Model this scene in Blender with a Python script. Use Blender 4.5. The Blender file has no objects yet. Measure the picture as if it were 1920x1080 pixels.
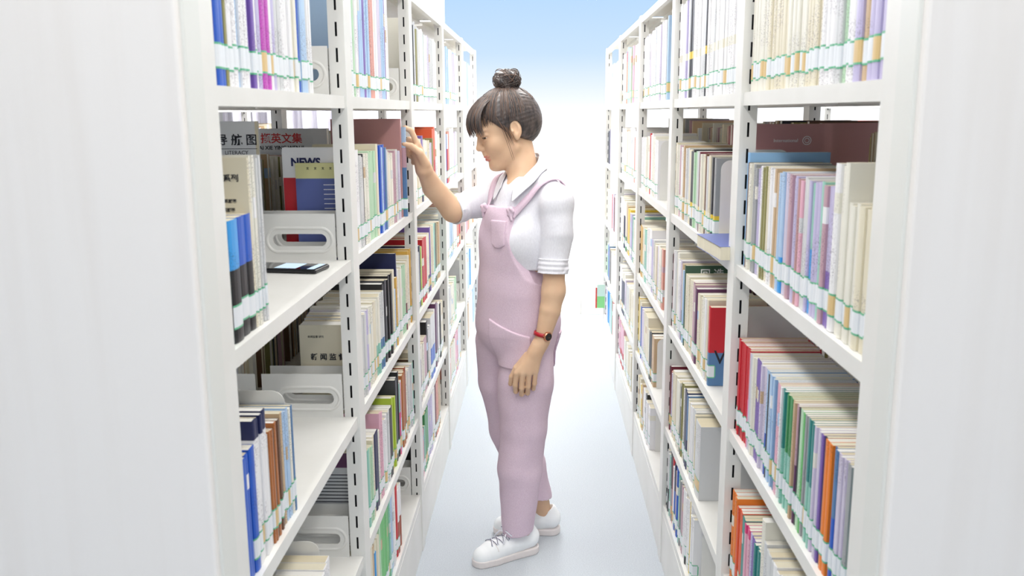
import bpy, bmesh, math, random
import numpy as np
from mathutils import Vector, Matrix
random.seed(7)
SC = bpy.context.scene
COL = SC.collection

# ---------------------------------------------------------------- camera, world, sun/area lights, exposure
cam_d = bpy.data.cameras.new('camera')
cam = bpy.data.objects.new('camera', cam_d); COL.objects.link(cam)
cam_d.sensor_width = 36.0
cam_d.lens = 36.0 * 1680.27 / 1920.0
cam_d.clip_start = 0.02
cam_d.dof.use_dof = True
cam_d.dof.focus_distance = 2.9
cam_d.dof.aperture_fstop = 8.0
def cam_matrix(pitch, yaw, roll, height):
    c, s = math.cos, math.sin
    ea = Vector((c(yaw), s(yaw), 0))
    ed = Vector((-s(yaw) * c(pitch), c(yaw) * c(pitch), -s(pitch)))
    eb = Vector((s(yaw) * s(pitch), -c(yaw) * s(pitch), -c(pitch)))
    eu = c(roll) * ea - s(roll) * eb
    ev = s(roll) * ea + c(roll) * eb
    m = Matrix((eu, -ev, -ed)).transposed().to_4x4()
    m.translation = Vector((0, 0, height))
    return m
cam.matrix_world = cam_matrix(0.1938, 0.033, -0.0063, 1.5)
SC.camera = cam

W = bpy.data.worlds.new('world'); SC.world = W
W.use_nodes = True
nt = W.node_tree; bgn = nt.nodes['Background']
tc = nt.nodes.new('ShaderNodeTexCoord'); sx = nt.nodes.new('ShaderNodeSeparateXYZ'); mr = nt.nodes.new('ShaderNodeMapRange'); cr = nt.nodes.new('ShaderNodeValToRGB')
mr.inputs['From Min'].default_value = -1.0; mr.inputs['From Max'].default_value = 1.0
nt.links.new(tc.outputs['Generated'], sx.inputs[0]); nt.links.new(sx.outputs['Z'], mr.inputs['Value']); nt.links.new(mr.outputs['Result'], cr.inputs['Fac']); nt.links.new(cr.outputs['Color'], bgn.inputs['Color'])
# hazy daylight: white at the horizon, paling through light blue to a deeper blue overhead
RAMP = [(-1.0, (0.92, 0.92, 0.92)), (-0.01, (1.2, 1.2, 1.2)), (0.012, (1.0, 1.06, 1.12)), (0.06, (0.66, 0.85, 1.06)), (0.13, (0.52, 0.76, 1.06)), (0.45, (0.30, 0.55, 0.95)), (1.0, (0.18, 0.40, 0.85))]
while len(cr.color_ramp.elements) < len(RAMP): cr.color_ramp.elements.new(0.5)
for e, (z, c) in zip(cr.color_ramp.elements, RAMP): e.position = (z + 1) / 2; e.color = (*c, 1)
bgn.inputs['Strength'].default_value = 0.95
SC.view_settings.view_transform = 'Standard'
SC.view_settings.look = 'None'
SC.view_settings.gamma = 1.0
SC.view_settings.use_curve_mapping = False
SC.view_settings.exposure = 0.0

def area(name, loc, sx, sy, power, color=(1, 1, 1), rot=(0, 0, 0)):
    l = bpy.data.lights.new(name, 'AREA'); l.shape = 'RECTANGLE'
    l.size = sx; l.size_y = sy; l.energy = power; l.color = color
    o = bpy.data.objects.new(name, l); COL.objects.link(o)
    o.location = loc; o.rotation_euler = rot
    return o
# ceiling fittings: two rows of tubes running down the room
LIGHT_POS = [(x, y) for x in (-0.48, 0.48) for y in (-1.0, 1.0, 2.7, 4.3, 5.9)]
for (lx, ly) in LIGHT_POS:
    area('tube_light', (lx, ly, 2.70), 0.28, 1.2, 16.5 * (0.85 if ly < 0 else 1.0), (1.0, 0.985, 0.96))
# added fill lamp under the ceiling, no fitting; brightens the far cross aisle
area('far_aisle_fill', (-0.1, 6.05, 2.70), 2.6, 0.7, 120.0, (0.95, 0.98, 1.0), (math.radians(14), 0, 0))

# ---------------------------------------------------------------- helpers
def mat(name, color, rough=0.5, metal=0.0, spec=0.5):
    m = bpy.data.materials.new(name); m.use_nodes = True
    b = m.node_tree.nodes['Principled BSDF']
    b.inputs['Base Color'].default_value = (*color, 1)
    b.inputs['Roughness'].default_value = rough
    b.inputs['Metallic'].default_value = metal
    b.inputs['Specular IOR Level'].default_value = spec
    return m
def srgb(r, g, b):
    return tuple(((c / 255.0) / 12.92 if c <= 10 else (((c / 255.0) + 0.055) / 1.055) ** 2.4) for c in (r, g, b))
def N(m, t, **kw):
    n = m.node_tree.nodes.new(t)
    for k, v in kw.items(): setattr(n, k, v)
    return n
def Lk(m, a, b): m.node_tree.links.new(a, b)
def noise_mat(name, c1, c2, scale, rough=0.5, stretch=(1, 1, 1), bump=0.0, detail=4.0, lo=0.35, hi=0.65, coord='Object', bscale=None):
    m = mat(name, c1, rough)
    b = m.node_tree.nodes['Principled BSDF']
    tc = N(m, 'ShaderNodeTexCoord'); mp = N(m, 'ShaderNodeMapping'); mp.inputs['Scale'].default_value = stretch
    nz = N(m, 'ShaderNodeTexNoise'); nz.inputs['Scale'].default_value = scale; nz.inputs['Detail'].default_value = detail
    cr = N(m, 'ShaderNodeValToRGB')
    cr.color_ramp.elements[0].position = lo; cr.color_ramp.elements[1].position = hi
    cr.color_ramp.elements[0].color = (*c1, 1); cr.color_ramp.elements[1].color = (*c2, 1)
    Lk(m, tc.outputs[coord], mp.inputs['Vector']); Lk(m, mp.outputs['Vector'], nz.inputs['Vector'])
    Lk(m, nz.outputs['Fac'], cr.inputs['Fac']); Lk(m, cr.outputs['Color'], b.inputs['Base Color'])
    if bump:
        bp = N(m, 'ShaderNodeBump'); bp.inputs['Strength'].default_value = bump; bp.inputs['Distance'].default_value = 0.002
        src = nz
        if bscale:
            src = N(m, 'ShaderNodeTexNoise'); src.inputs['Scale'].default_value = bscale; src.inputs['Detail'].default_value = 3
            Lk(m, mp.outputs['Vector'], src.inputs['Vector'])
        Lk(m, src.outputs['Fac'], bp.inputs['Height']); Lk(m, bp.outputs['Normal'], b.inputs['Normal'])
    return m

M = {}
M['metal'] = noise_mat('cream_painted_steel', srgb(232, 231, 226), srgb(238, 237, 233), 6, 0.42, bump=0.02, bscale=900)
M['laminate'] = noise_mat('pale_wood_laminate', srgb(244, 239, 234), srgb(248, 244, 240), 3.0, 0.45, stretch=(6, 6, 0.35), detail=8, lo=0.3, hi=0.5)
M['trim'] = mat('panel_trim_steel', srgb(230, 231, 226), 0.4)
M['floor'] = noise_mat('blue_grey_carpet', srgb(176, 182, 189), srgb(196, 202, 208), 260, 0.9, stretch=(1, 1, 1), bump=0.25, detail=6, lo=0.3, hi=0.7)
M['wall'] = mat('white_wall', srgb(246, 246, 246), 0.8)
M['ceil'] = mat('ceiling_white', srgb(240, 240, 240), 0.9)
M['tile'] = mat('cream_tile', srgb(240, 236, 226), 0.25)
M['grout'] = mat('tile_joint', srgb(150, 145, 140), 0.9)
M['dark'] = mat('dark_plastic_and_slot_shade', srgb(22, 22, 26), 0.3)  # phone body; also the painted shade behind the post slots
M['curtain'] = noise_mat('lavender_curtain', srgb(222, 218, 230), srgb(232, 229, 238), 5, 0.9)
M['diffuser'] = mat('lamp_diffuser', (0.9, 0.9, 0.9), 0.5)
M['diffuser'].node_tree.nodes['Principled BSDF'].inputs['Emission Color'].default_value = (1, 0.99, 0.97, 1)
M['diffuser'].node_tree.nodes['Principled BSDF'].inputs['Emission Strength'].default_value = 1.5

class MB:
    """collects verts and faces, links them as one mesh object"""
    def __init__(s): s.v = []; s.f = []; s.t = []; s.mi = []
    def face(s, idx, tint=None, mi=0): s.f.append(tuple(idx)); s.t.append(tint); s.mi.append(mi)
    def box(s, x0, x1, y0, y1, z0, z1, tint=None, mi=0):
        n = len(s.v)
        s.v += [(x, y, z) for z in (z0, z1) for y in (y0, y1) for x in (x0, x1)]
        for q in ((0, 2, 3, 1), (4, 5, 7, 6), (0, 1, 5, 4), (2, 6, 7, 3), (0, 4, 6, 2), (1, 3, 7, 5)):
            s.face([n + i for i in q], tint, mi)
    def quad(s, pts, tint=None, mi=0):
        n = len(s.v); s.v += [tuple(p) for p in pts]; s.face(range(n, n + len(pts)), tint, mi)
    def tube(s, pts, rad, seg=8, flat=1.0, up=(0, 0, 1), mi=0, caps=True, tint=None):
        pts = [Vector(p) for p in pts]; n0 = len(s.v); m = len(pts)
        rads = rad if hasattr(rad, '__len__') else [rad] * m
        prev = None
        for i, p in enumerate(pts):
            t = (pts[min(i + 1, m - 1)] - pts[max(i - 1, 0)])
            if t.length < 1e-9: t = Vector((0, 0, 1))
            t.normalize()
            if prev is None:
                u = Vector(up); a = u - t * u.dot(t)
                if a.length < 1e-4: u = Vector((1, 0, 0)); a = u - t * u.dot(t)
            else:
                a = prev - t * prev.dot(t)
                if a.length < 1e-6: a = Vector((0, 1, 0)) - t * t.y
            a.normalize(); prev = a; b = t.cross(a)
            for k in range(seg):
                th = 2 * math.pi * k / seg
                s.v.append(tuple(p + a * (math.cos(th) * rads[i] * flat) + b * (math.sin(th) * rads[i])))
        for i in range(m - 1):
            for k in range(seg):
                k2 = (k + 1) % seg
                s.face((n0 + i * seg + k, n0 + i * seg + k2, n0 + (i + 1) * seg + k2, n0 + (i + 1) * seg + k), tint, mi)
        if caps:
            s.face([n0 + k for k in range(seg)][::-1], tint, mi)
            s.face([n0 + (m - 1) * seg + k for k in range(seg)], tint, mi)
    def mesh(s, name, mats, smooth=False):
        me = bpy.data.meshes.new(name)
        me.from_pydata(s.v, [], s.f)
        for m in (mats if isinstance(mats, (list, tuple)) else [mats]): me.materials.append(m)
        if any(s.mi): me.polygons.foreach_set('material_index', s.mi)
        if any(t is not None for t in s.t):
            at = me.attributes.new('tint', 'FLOAT_COLOR', 'FACE')
            fl = []
            for t in s.t: fl += [*(t or (1, 1, 1)), 1.0]
            at.data.foreach_set('color', fl)
        if smooth: me.polygons.foreach_set('use_smooth', [True] * len(me.polygons))
        me.update()
        return me
    def build(s, name, mats, parent=None, smooth=False, loc=None):
        return link(name, s.mesh(name, mats, smooth), parent, loc)
def link(name, me, parent=None, loc=None):
    o = bpy.data.objects.new(name, me); COL.objects.link(o)
    if parent: o.parent = parent
    if loc is not None: o.location = loc
    return o
def tag(o, label=None, cat=None, group=None, kind=None):
    if label: o['label'] = label
    if cat: o['category'] = cat
    if group: o['group'] = group
    if kind: o['kind'] = kind
    return o
def empty(name, loc=(0, 0, 0)):
    o = bpy.data.objects.new(name, None); COL.objects.link(o); o.location = loc
    o.empty_display_size = 0.05
    return o
def bevel(o, w, seg=2):
    b = o.modifiers.new('bevel', 'BEVEL'); b.width = w; b.segments = seg; b.limit_method = 'ANGLE'
    return o
def text_mesh(name, body, size, material, depth=0.0002, bold=0.0):
    c = bpy.data.curves.new(name, 'FONT'); c.body = body; c.size = size; c.extrude = depth; c.offset = bold
    c.align_x = 'CENTER'; c.align_y = 'CENTER'; c.resolution_u = 3
    t = bpy.data.objects.new(name, c); COL.objects.link(t)
    dg = bpy.context.evaluated_depsgraph_get()
    me = bpy.data.meshes.new_from_object(t.evaluated_get(dg))
    COL.objects.unlink(t); bpy.data.objects.remove(t); bpy.data.curves.remove(c)
    me.name = name; me.materials.clear(); me.materials.append(material)
    return me

# ---------------------------------------------------------------- setting
def struct(name, mb, m, **kw):
    o = mb.build(name, m, **kw); o['kind'] = 'structure'; return o
b = MB(); b.box(-3.6, 3.6, -5.6, 6.72, -0.1, 0.0); struct('floor', b, M['floor'])
b = MB(); b.box(-3.6, 3.6, -5.6, 6.72, 2.8, 2.9); struct('ceiling', b, M['ceil'])
WX0, WX1, WZ0, WZ1 = -0.72, 3.2, 0.5, 2.55
b = MB(); b.box(-3.6, WX0, 6.62, 6.72, 0, 2.8); b.box(WX1, 3.6, 6.62, 6.72, 0, 2.8); b.box(WX0, WX1, 6.62, 6.72, 0, WZ0); b.box(WX0, WX1, 6.62, 6.72, WZ1, 2.8); wall_back = struct('wall_back', b, M['wall'])
win = empty('window_1', (WX0, 6.67, WZ0)); win['kind'] = 'structure'
fr = MB(); fr.box(0, WX1 - WX0, -0.03, 0.03, 0, 0.04); fr.box(0, WX1 - WX0, -0.03, 0.03, WZ1 - WZ0 - 0.04, WZ1 - WZ0); fr.build('frame', M['wall'], win)
xs_ = [0.0, 1.62, 2.78, WX1 - WX0]
for q in xs_:
    mu_ = MB(); mu_.box(q - 0.025, q + 0.025, -0.03, 0.03, 0.04, WZ1 - WZ0 - 0.04); mu_.build('mullion', M['wall'], win)
M['glass'] = mat('window_glass', (1, 1, 1), 0.0)
g_ = M['glass'].node_tree.nodes['Principled BSDF']; g_.inputs['Transmission Weight'].default_value = 1.0; g_.inputs['IOR'].default_value = 1.02
for qa, qb in zip(xs_, xs_[1:]):
    pn_ = MB(); pn_.box(qa + 0.025, qb - 0.025, -0.003, 0.003, 0.04, WZ1 - WZ0 - 0.04); pn_.build('pane', M['glass'], win)

b = MB(); b.box(-3.7, -3.6, -5.6, 6.72, 0, 2.8); struct('wall_left', b, M['wall'])
b = MB(); b.box(3.6, 3.7, -5.6, 6.72, 0, 2.8); struct('wall_right', b, M['wall'])
b = MB(); b.box(-3.6, 3.6, 6.606, 6.62, 0.0, 0.112, mi=0); bb = struct('baseboard_back', b, M['grout'])
x = -3.6; tile_me = None
while x < 3.55:
    if tile_me is None:
        t = MB(); t.box(0.001, 0.298, -0.004, 0.0, 0.002, 0.112); tile_me = t.mesh('tile', M['tile'])
    link('tile', tile_me, bb, (x, 6.606, 0)); x += 0.3
for (lx, ly) in LIGHT_POS:
    r = empty('ceiling_light', (lx, ly, 2.8))
    h = MB(); h.box(-0.16, 0.16, -0.62, 0.62, -0.05, 0.0); h.build('housing', M['metal'], r)
    d = MB(); d.box(-0.14, 0.14, -0.6, 0.6, -0.058, -0.05); d.build('diffuser', M['diffuser'], r)
    side = 'left' if lx < 0 else ('right' if lx > 0 else 'middle')
    tag(r, f"white tube light fitting on the ceiling, {side} row, {['nearest', 'second', 'third', 'fourth', 'farthest'][[-1.0, 1.0, 2.7, 4.3, 5.9].index(ly)]} along", 'lamp', 'ceiling tube lights')

# curtain hanging on the back wall, left
cv = MB(); nn = 140; x0, x1 = -2.3, -0.8
for i in range(nn + 1):
    xx = x0 + (x1 - x0) * i / nn
    yy = 6.52 + 0.028 * math.sin(i * 0.55) + 0.012 * math.sin(i * 1.31 + 1)
    cv.v += [(xx, yy, 0.25), (xx, yy, 2.45)]
for i in range(nn): cv.face((2 * i, 2 * i + 2, 2 * i + 3, 2 * i + 1))
cu = cv.build('curtain', M['curtain'], smooth=True)
cu.modifiers.new('cloth_thickness', 'SOLIDIFY').thickness = 0.003
rod = MB(); rod.tube([(x0 - 0.08, 6.53, 2.47), (x1 + 0.08, 6.53, 2.47)], 0.012); rod.build('rod', M['metal'], cu, smooth=True)
tag(cu, 'pale lavender pleated curtain on the back wall behind the left bookcase', 'curtain')

# ---------------------------------------------------------------- bookcases
TIERS = [1.536, 1.185, 0.825, 0.484, 0.208]
CANOPY = 1.878
LIP = 0.026
def stadium(cx, cz, hw, hh, n):
    pts = []
    for k in range(n):
        th = 2 * math.pi * k / n
        c, s = math.cos(th), math.sin(th)
        pts.append((cx + (hw - hh) * (1 if c > 1e-9 else (-1 if c < -1e-9 else 0)) + hh * c, cz + hh * s))
    return pts
def bracket_mesh():
    """steel side plate, 0.19 deep, 0.13 high, with an embossed hand hole; front edge at x=0, going to -x, faces y"""
    n = 32; w, h = 0.182, 0.102
    cx, cz = -0.079, 0.0445
    rings = [(0.059, 0.0135, 0.0), (0.061, 0.0155, -0.0), (0.068, 0.0225, 0.0), (0.0705, 0.025, -0.0022), (0.073, 0.0275, -0.0022), (0.0755, 0.030, 0.0)]
    b = MB()
    for hw, hh, yo in rings:
        b.v += [(px, yo, pz) for px, pz in stadium(cx, cz, hw, hh, n)]
    out = []
    for k in range(n):
        th = 2 * math.pi * k / n; c, s = math.cos(th), math.sin(th)
        ts = []
        if c > 1e-6: ts.append((0 - cx) / c)
        if c < -1e-6: ts.append((-w - cx) / c)
        if s > 1e-6: ts.append((h - cz) / s)
        if s < -1e-6: ts.append((0 - cz) / s)
        t = min(ts); out.append((cx + c * t, 0.0, cz + s * t))
    # put exact corners at the nearest outline points
    for (qx, qz) in ((0, 0), (0, h), (-w, 0), (-w, h)):
        k = min(range(n), key=lambda i: (out[i][0] - qx) ** 2 + (out[i][2] - qz) ** 2); out[k] = (qx, 0.0, qz)
    b.v += out
    R = len(rings) + 1
    for r in range(R - 1):
        for k in range(n):
            k2 = (k + 1) % n
            b.face((r * n + k, (r + 1) * n + k, (r + 1) * n + k2, r * n + k2))
    # hole edge and back
    m = len(b.v); b.v += [(px, 0.004, pz) for px, pz in stadium(cx, cz, 0.059, 0.0135, n)]
    for k in range(n):
        k2 = (k + 1) % n; b.face((k, k2, m + k2, m + k))
    return b.mesh('side_bracket', M['metal'])
def post_mesh(h=1.88, w=0.06, d=0.034, pitch=0.0525):
    """hollow steel post: front face at x=0 going to -x; slots cut in the near (-y) and far (+y) sides"""
    b = MB(); y0, y1 = -w / 2, w / 2
    b.quad([(0, y0, 0), (0, y1, 0), (0, y1, h), (0, y0, h)])
    b.quad([(-d, y1, 0), (-d, y0, 0), (-d, y0, h), (-d, y1, h)])
    b.quad([(-d, y0, h), (0, y0, h), (0, y1, h), (-d, y1, h)])
    sx0, sx1 = -d * 0.5 - 0.0022, -d * 0.5 + 0.0022
    for yy, sgn in ((y0, 1), (y1, -1)):
        def q(xa, xb, za, zb, y=yy, sgn=sgn):
            p = [(xa, y, za), (xb, y, za), (xb, y, zb), (xa, y, zb)]
            b.quad(p if sgn > 0 else p[::-1])
        q(-d, sx0, 0, h); q(sx1, 0, 0, h)
        z = 0.03; last = 0.0
        while z + 0.03 < h - 0.02:
            q(sx0, sx1, last, z); last = z + 0.029; z += pitch
        q(sx0, sx1, last, h)
        # dark strip behind the slots: shade of the hollow post put in as colour
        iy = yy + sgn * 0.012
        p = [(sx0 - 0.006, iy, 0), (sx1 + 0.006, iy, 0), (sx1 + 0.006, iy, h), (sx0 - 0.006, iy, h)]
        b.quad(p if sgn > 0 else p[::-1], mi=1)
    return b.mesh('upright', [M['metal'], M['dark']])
def shelf_mesh(length, depth=0.21):
    """tray shelf: front edge at x=0, going to -x; top at z=0; runs 0..length in y"""
    b = MB()
    b.box(-depth, 0, 0, length, -0.004, 0.0)
    b.box(-0.003, 0, 0, length, -LIP, -0.004)
    b.box(-depth, -depth + 0.003, 0, length, -LIP, -0.004)
    b.box(-0.018, -0.003, 0, length, -LIP, -LIP + 0.003)
    b.box(-depth * 0.5 - 0.02, -depth * 0.5 + 0.02, 0.01, length - 0.01, -0.018, -0.004)
    return b.mesh('shelf', M['metal'])
BR = bracket_mesh(); PO = post_mesh()
SHELF_CACHE = {}
def bookcase(root_name, label, front, sgn, y_near, y_posts, detail=True, tiers=TIERS, depth2=True):
    """front: x of the aisle edge, sgn=-1 range extends to -x, +1 to +x"""
    root = empty(root_name, (front, y_near, 0)); tag(root, label, 'bookcase')
    def place(name, me, x, y, z, flip):
        o = link(name, me, root); o.location = (x - front, y - y_near, z)
        if flip: o.scale = (-1, 1, 1)
        return o
    flip = sgn > 0
    X = lambda d: front + sgn * d
    # posts: aisle side and back side
    for y in y_posts:
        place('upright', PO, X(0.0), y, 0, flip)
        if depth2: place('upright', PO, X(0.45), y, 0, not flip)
    ys = list(y_posts)
    for i in range(len(ys) - 1):
        a, c = ys[i] + 0.03, ys[i + 1] - 0.03
        key = round(c - a, 4)
        if key not in SHELF_CACHE: SHELF_CACHE[key] = shelf_mesh(c - a)
        for z in tiers + [CANOPY]:
            place('shelf' if z < CANOPY else 'top_shelf', SHELF_CACHE[key], X(0.005), a, z, flip)
            if depth2: place('shelf' if z < CANOPY else 'top_shelf', SHELF_CACHE[key], X(0.445), a, z, not flip)
        p = MB(); p.box(-0.012, 0, 0, c - a, 0.0, tiers[-1] - LIP - 0.001)
        place('plinth', p.mesh('plinth', M['metal']), X(0.004), a, 0, flip)
    if detail:
        for i, y in enumerate(ys):
            for z in tiers:
                if i > 0: place('side_bracket', BR, X(0.036), y - 0.034, z, flip)
                if i < len(ys) - 1: place('side_bracket', BR, X(0.036), y + 0.032, z, flip)
                if depth2 and i < 3: place('side_bracket', BR, X(0.414), y - 0.034, z, not flip)
    return root
LY = [1.12, 1.952, 2.91, 3.868, 4.826, 5.784]
RY = [1.07, 1.888, 2.846, 3.804, 4.762, 5.72]
left_case = bookcase('bookcase', 'long cream steel bookcase on the left, half empty near shelves, behind the woman\'s hand', -0.41, -1, 1.03, LY)
right_case = bookcase('bookcase', 'long cream steel bookcase on the right, packed with books, plain white end panel', 0.4025, 1, 0.98, RY)
far_left = bookcase('bookcase', 'cream steel bookcase glimpsed through the gaps of the left one', -1.68, -1, 2.2, [2.2, 3.2, 4.2, 5.2, 6.0], detail=False, depth2=False)
far_right = bookcase('bookcase', 'cream steel bookcase glimpsed through the gaps of the right one', 1.65, 1, 1.6, [1.6, 2.55, 3.5, 4.45, 5.4], detail=False, depth2=False)
def end_panel(root, front, sgn, y_near, y0, y1):
    p = MB(); xs = sorted((front + sgn * 0.004 - root.location.x, front + sgn * 0.49 - root.location.x))
    p.box(xs[0], xs[1], y0 - y_near, y1 - y_near, 0.0, 1.93)
    o = p.build('end_panel', M['laminate'], root); bevel(o, 0.004, 2)
    e = MB(); xa, xb = sorted((front - root.location.x, front + sgn * 0.03 - root.location.x))
    e.box(xa, xb, y0 + 0.012 - y_near, y1 + 0.03 - y_near, 0.0, 1.9)
    t = e.build('edge_trim', M['trim'], root); bevel(t, 0.003, 2)
end_panel(left_case, -0.405, -1, 1.03, 1.03, 1.065)
end_panel(right_case, 0.397, 1, 0.98, 0.98, 1.015)
# ---------------------------------------------------------------- books
PAL = dict(white=(244,243,244), ivory=(238,235,222), cream=(232,224,200), pale_grey=(216,217,218), grey=(160,163,165), charcoal=(62,64,70), black=(28,29,33),
 navy=(30,38,84), blue=(36,92,196), sky=(62,160,232), light_blue=(150,196,240), pale_blue=(178,206,236), steel_blue=(88,130,176), slate_blue=(92,106,168), pale_yellow=(226,222,160), teal=(58,142,138), mint=(150,206,190), green=(70,150,92), dark_green=(62,96,78), pale_green=(186,220,186), grass=(112,196,116),
 lime=(182,206,66), olive=(150,146,92), yellow=(238,206,70), ochre=(220,176,84), orange=(240,130,36), coral=(232,98,60), red=(206,34,48), brick=(168,84,56), maroon=(112,32,52), pink=(232,178,196), rose=(222,70,130),
 magenta=(200,80,190), mauve=(196,160,172), dusty_rose=(190,142,142), lavender=(196,188,222), lilac=(214,206,226), purple=(126,98,178), plum=(98,52,92), brown=(116,84,62), tan=(206,178,142), salmon=(222,156,140), copper=(182,112,60))
PN = {k: k.replace('_', ' ') for k in PAL}
PL = {k: srgb(*v) for k, v in PAL.items()}
PAGE = [srgb(240, 232, 208), srgb(246, 242, 230), srgb(232, 220, 190), srgb(250, 248, 242)]

def tint_mat(name, rough, prints):
    m = mat(name, (1, 1, 1), rough)
    bs = m.node_tree.nodes['Principled BSDF']
    at = N(m, 'ShaderNodeAttribute'); at.attribute_name = 'tint'
    ge = N(m, 'ShaderNodeNewGeometry')
    mp = N(m, 'ShaderNodeMapping'); mp.inputs['Scale'].default_value = prints
    n1 = N(m, 'ShaderNodeTexNoise'); n1.inputs['Scale'].default_value = 1.0; n1.inputs['Detail'].default_value = 2.0
    n2 = N(m, 'ShaderNodeTexNoise'); n2.inputs['Scale'].default_value = 9.0; n2.inputs['Detail'].default_value = 1.0
    Lk(m, ge.outputs['Position'], mp.inputs['Vector']); Lk(m, mp.outputs['Vector'], n1.inputs['Vector']); Lk(m, ge.outputs['Position'], n2.inputs['Vector'])
    r1 = N(m, 'ShaderNodeValToRGB'); r1.color_ramp.elements[0].position = 0.52; r1.color_ramp.elements[1].position = 0.6
    r2 = N(m, 'ShaderNodeValToRGB'); r2.color_ramp.elements[0].position = 0.5; r2.color_ramp.elements[1].position = 0.56
    Lk(m, n1.outputs['Fac'], r1.inputs['Fac']); Lk(m, n2.outputs['Fac'], r2.inputs['Fac'])
    mu = N(m, 'ShaderNodeMath', operation='MULTIPLY'); Lk(m, r1.outputs['Color'], mu.inputs[0]); Lk(m, r2.outputs['Color'], mu.inputs[1])
    mu2 = N(m, 'ShaderNodeMath', operation='MULTIPLY'); Lk(m, mu.outputs[0], mu2.inputs[0]); mu2.inputs[1].default_value = 0.5
    sn = N(m, 'ShaderNodeSeparateXYZ'); Lk(m, ge.outputs['True Normal'], sn.inputs[0])
    ab = N(m, 'ShaderNodeMath', operation='ABSOLUTE'); Lk(m, sn.outputs['X'], ab.inputs[0])
    gt = N(m, 'ShaderNodeMath', operation='GREATER_THAN'); Lk(m, ab.outputs[0], gt.inputs[0]); gt.inputs[1].default_value = 0.6
    mu3 = N(m, 'ShaderNodeMath', operation='MULTIPLY'); Lk(m, mu2.outputs[0], mu3.inputs[0]); Lk(m, gt.outputs[0], mu3.inputs[1])
    mx = N(m, 'ShaderNodeMix', data_type='RGBA', blend_type='MULTIPLY')
    Lk(m, mu3.outputs[0], mx.inputs['Factor']); Lk(m, at.outputs['Color'], mx.inputs['A']); mx.inputs['B'].default_value = (0.25, 0.22, 0.26, 1)
    Lk(m, mx.outputs['Result'], bs.inputs['Base Color'])
    return m
M['cover'] = tint_mat('printed_cover', 0.38, (300, 300, 420))
def page_mat():
    m = mat('page_edges', (1, 1, 1), 0.85)
    bs = m.node_tree.nodes['Principled BSDF']
    at = N(m, 'ShaderNodeAttribute'); at.attribute_name = 'tint'
    ge = N(m, 'ShaderNodeNewGeometry'); mp = N(m, 'ShaderNodeMapping'); mp.inputs['Scale'].default_value = (3, 900, 3)
    nz = N(m, 'ShaderNodeTexNoise'); nz.inputs['Scale'].default_value = 1.0; nz.inputs['Detail'].default_value = 1.0
    Lk(m, ge.outputs['Position'], mp.inputs['Vector']); Lk(m, mp.outputs['Vector'], nz.inputs['Vector'])
    mr = N(m, 'ShaderNodeMapRange'); mr.inputs['To Min'].default_value = 0.72; mr.inputs['To Max'].default_value = 1.06
    Lk(m, nz.outputs['Fac'], mr.inputs['Value'])
    mx = N(m, 'ShaderNodeMix', data_type='RGBA', blend_type='MULTIPLY'); mx.inputs['Factor'].default_value = 1.0
    Lk(m, at.outputs['Color'], mx.inputs['A']); Lk(m, mr.outputs['Result'], mx.inputs['B']); Lk(m, mx.outputs['Result'], bs.inputs['Base Color'])
    return m
M['pages'] = page_mat()
M['label_white'] = mat('label_paper', srgb(236, 240, 244), 0.3)
M['label_green'] = mat('label_green_edge', srgb(104, 190, 148), 0.3)
M['label_ochre'] = mat('label_ochre_paper', srgb(226, 196, 140), 0.4)
M['ink'] = mat('dark_ink', srgb(30, 30, 40), 0.6)
M['ink_red'] = mat('red_ink', srgb(196, 52, 52), 0.6)
M['ink_white'] = mat('white_ink', srgb(240, 240, 244), 0.6)
M['ink_blue'] = mat('navy_ink', srgb(30, 36, 90), 0.6)

def cover_bands(bk):
    """list of (z0, z1, colour) along the height"""
    return bk['bands']
def add_cover(b, bk, ox=0.0, oy=0.0, oz=0.0):
    """paperback cover: two boards and a slightly rounded spine. local: spine at x=0 facing +x, y 0..t, z 0..h"""
    t, h, d = bk['t'], bk['h'], bk['d']; c = 0.0005
    lean = bk.get('lean', 0.0)
    sx = bk['sx']                      # +1: spine faces +x (left range), -1: faces -x
    def P(x, y, z): return (ox + sx * x, oy + y + lean * z, oz + z)
    bulge = min(0.0022, t * 0.10)
    prof = [(0.0, 0.0), (bulge * .75, t * .2), (bulge, t * .5), (bulge * .75, t * .8), (0.0, t)]
    for (za, zb, col) in bk['bands']:
        tc = PL[col]
        for (p, q) in zip(prof, prof[1:]):
            b.quad([P(p[0], p[1], za), P(q[0], q[1], za), P(q[0], q[1], zb), P(p[0], p[1], zb)], tc)
        for (ya, yb) in ((0, c), (t - c, t)):
            b.quad([P(-d, ya, za), P(0, ya, za), P(0, ya, zb), P(-d, ya, zb)], tc)
            b.quad([P(0, yb, za), P(-d, yb, za), P(-d, yb, zb), P(0, yb, zb)], tc)
            b.quad([P(-d, yb, za), P(-d, ya, za), P(-d, ya, zb), P(-d, yb, zb)], tc)
    tc = PL[bk['bands'][-1][2]]
    for (ya, yb) in ((0, c), (t - c, t)):
        b.quad([P(-d, ya, h), P(0, ya, h), P(0, yb, h), P(-d, yb, h)], tc)
    b.quad([P(p[0], p[1], h) for p in prof], tc)
    b.quad([P(-0.0012, p[1], h - 0.0001) for p in (prof[0], prof[-1])] + [P(0, t, h - 0.0001), P(0, 0, h - 0.0001)], tc)
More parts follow.
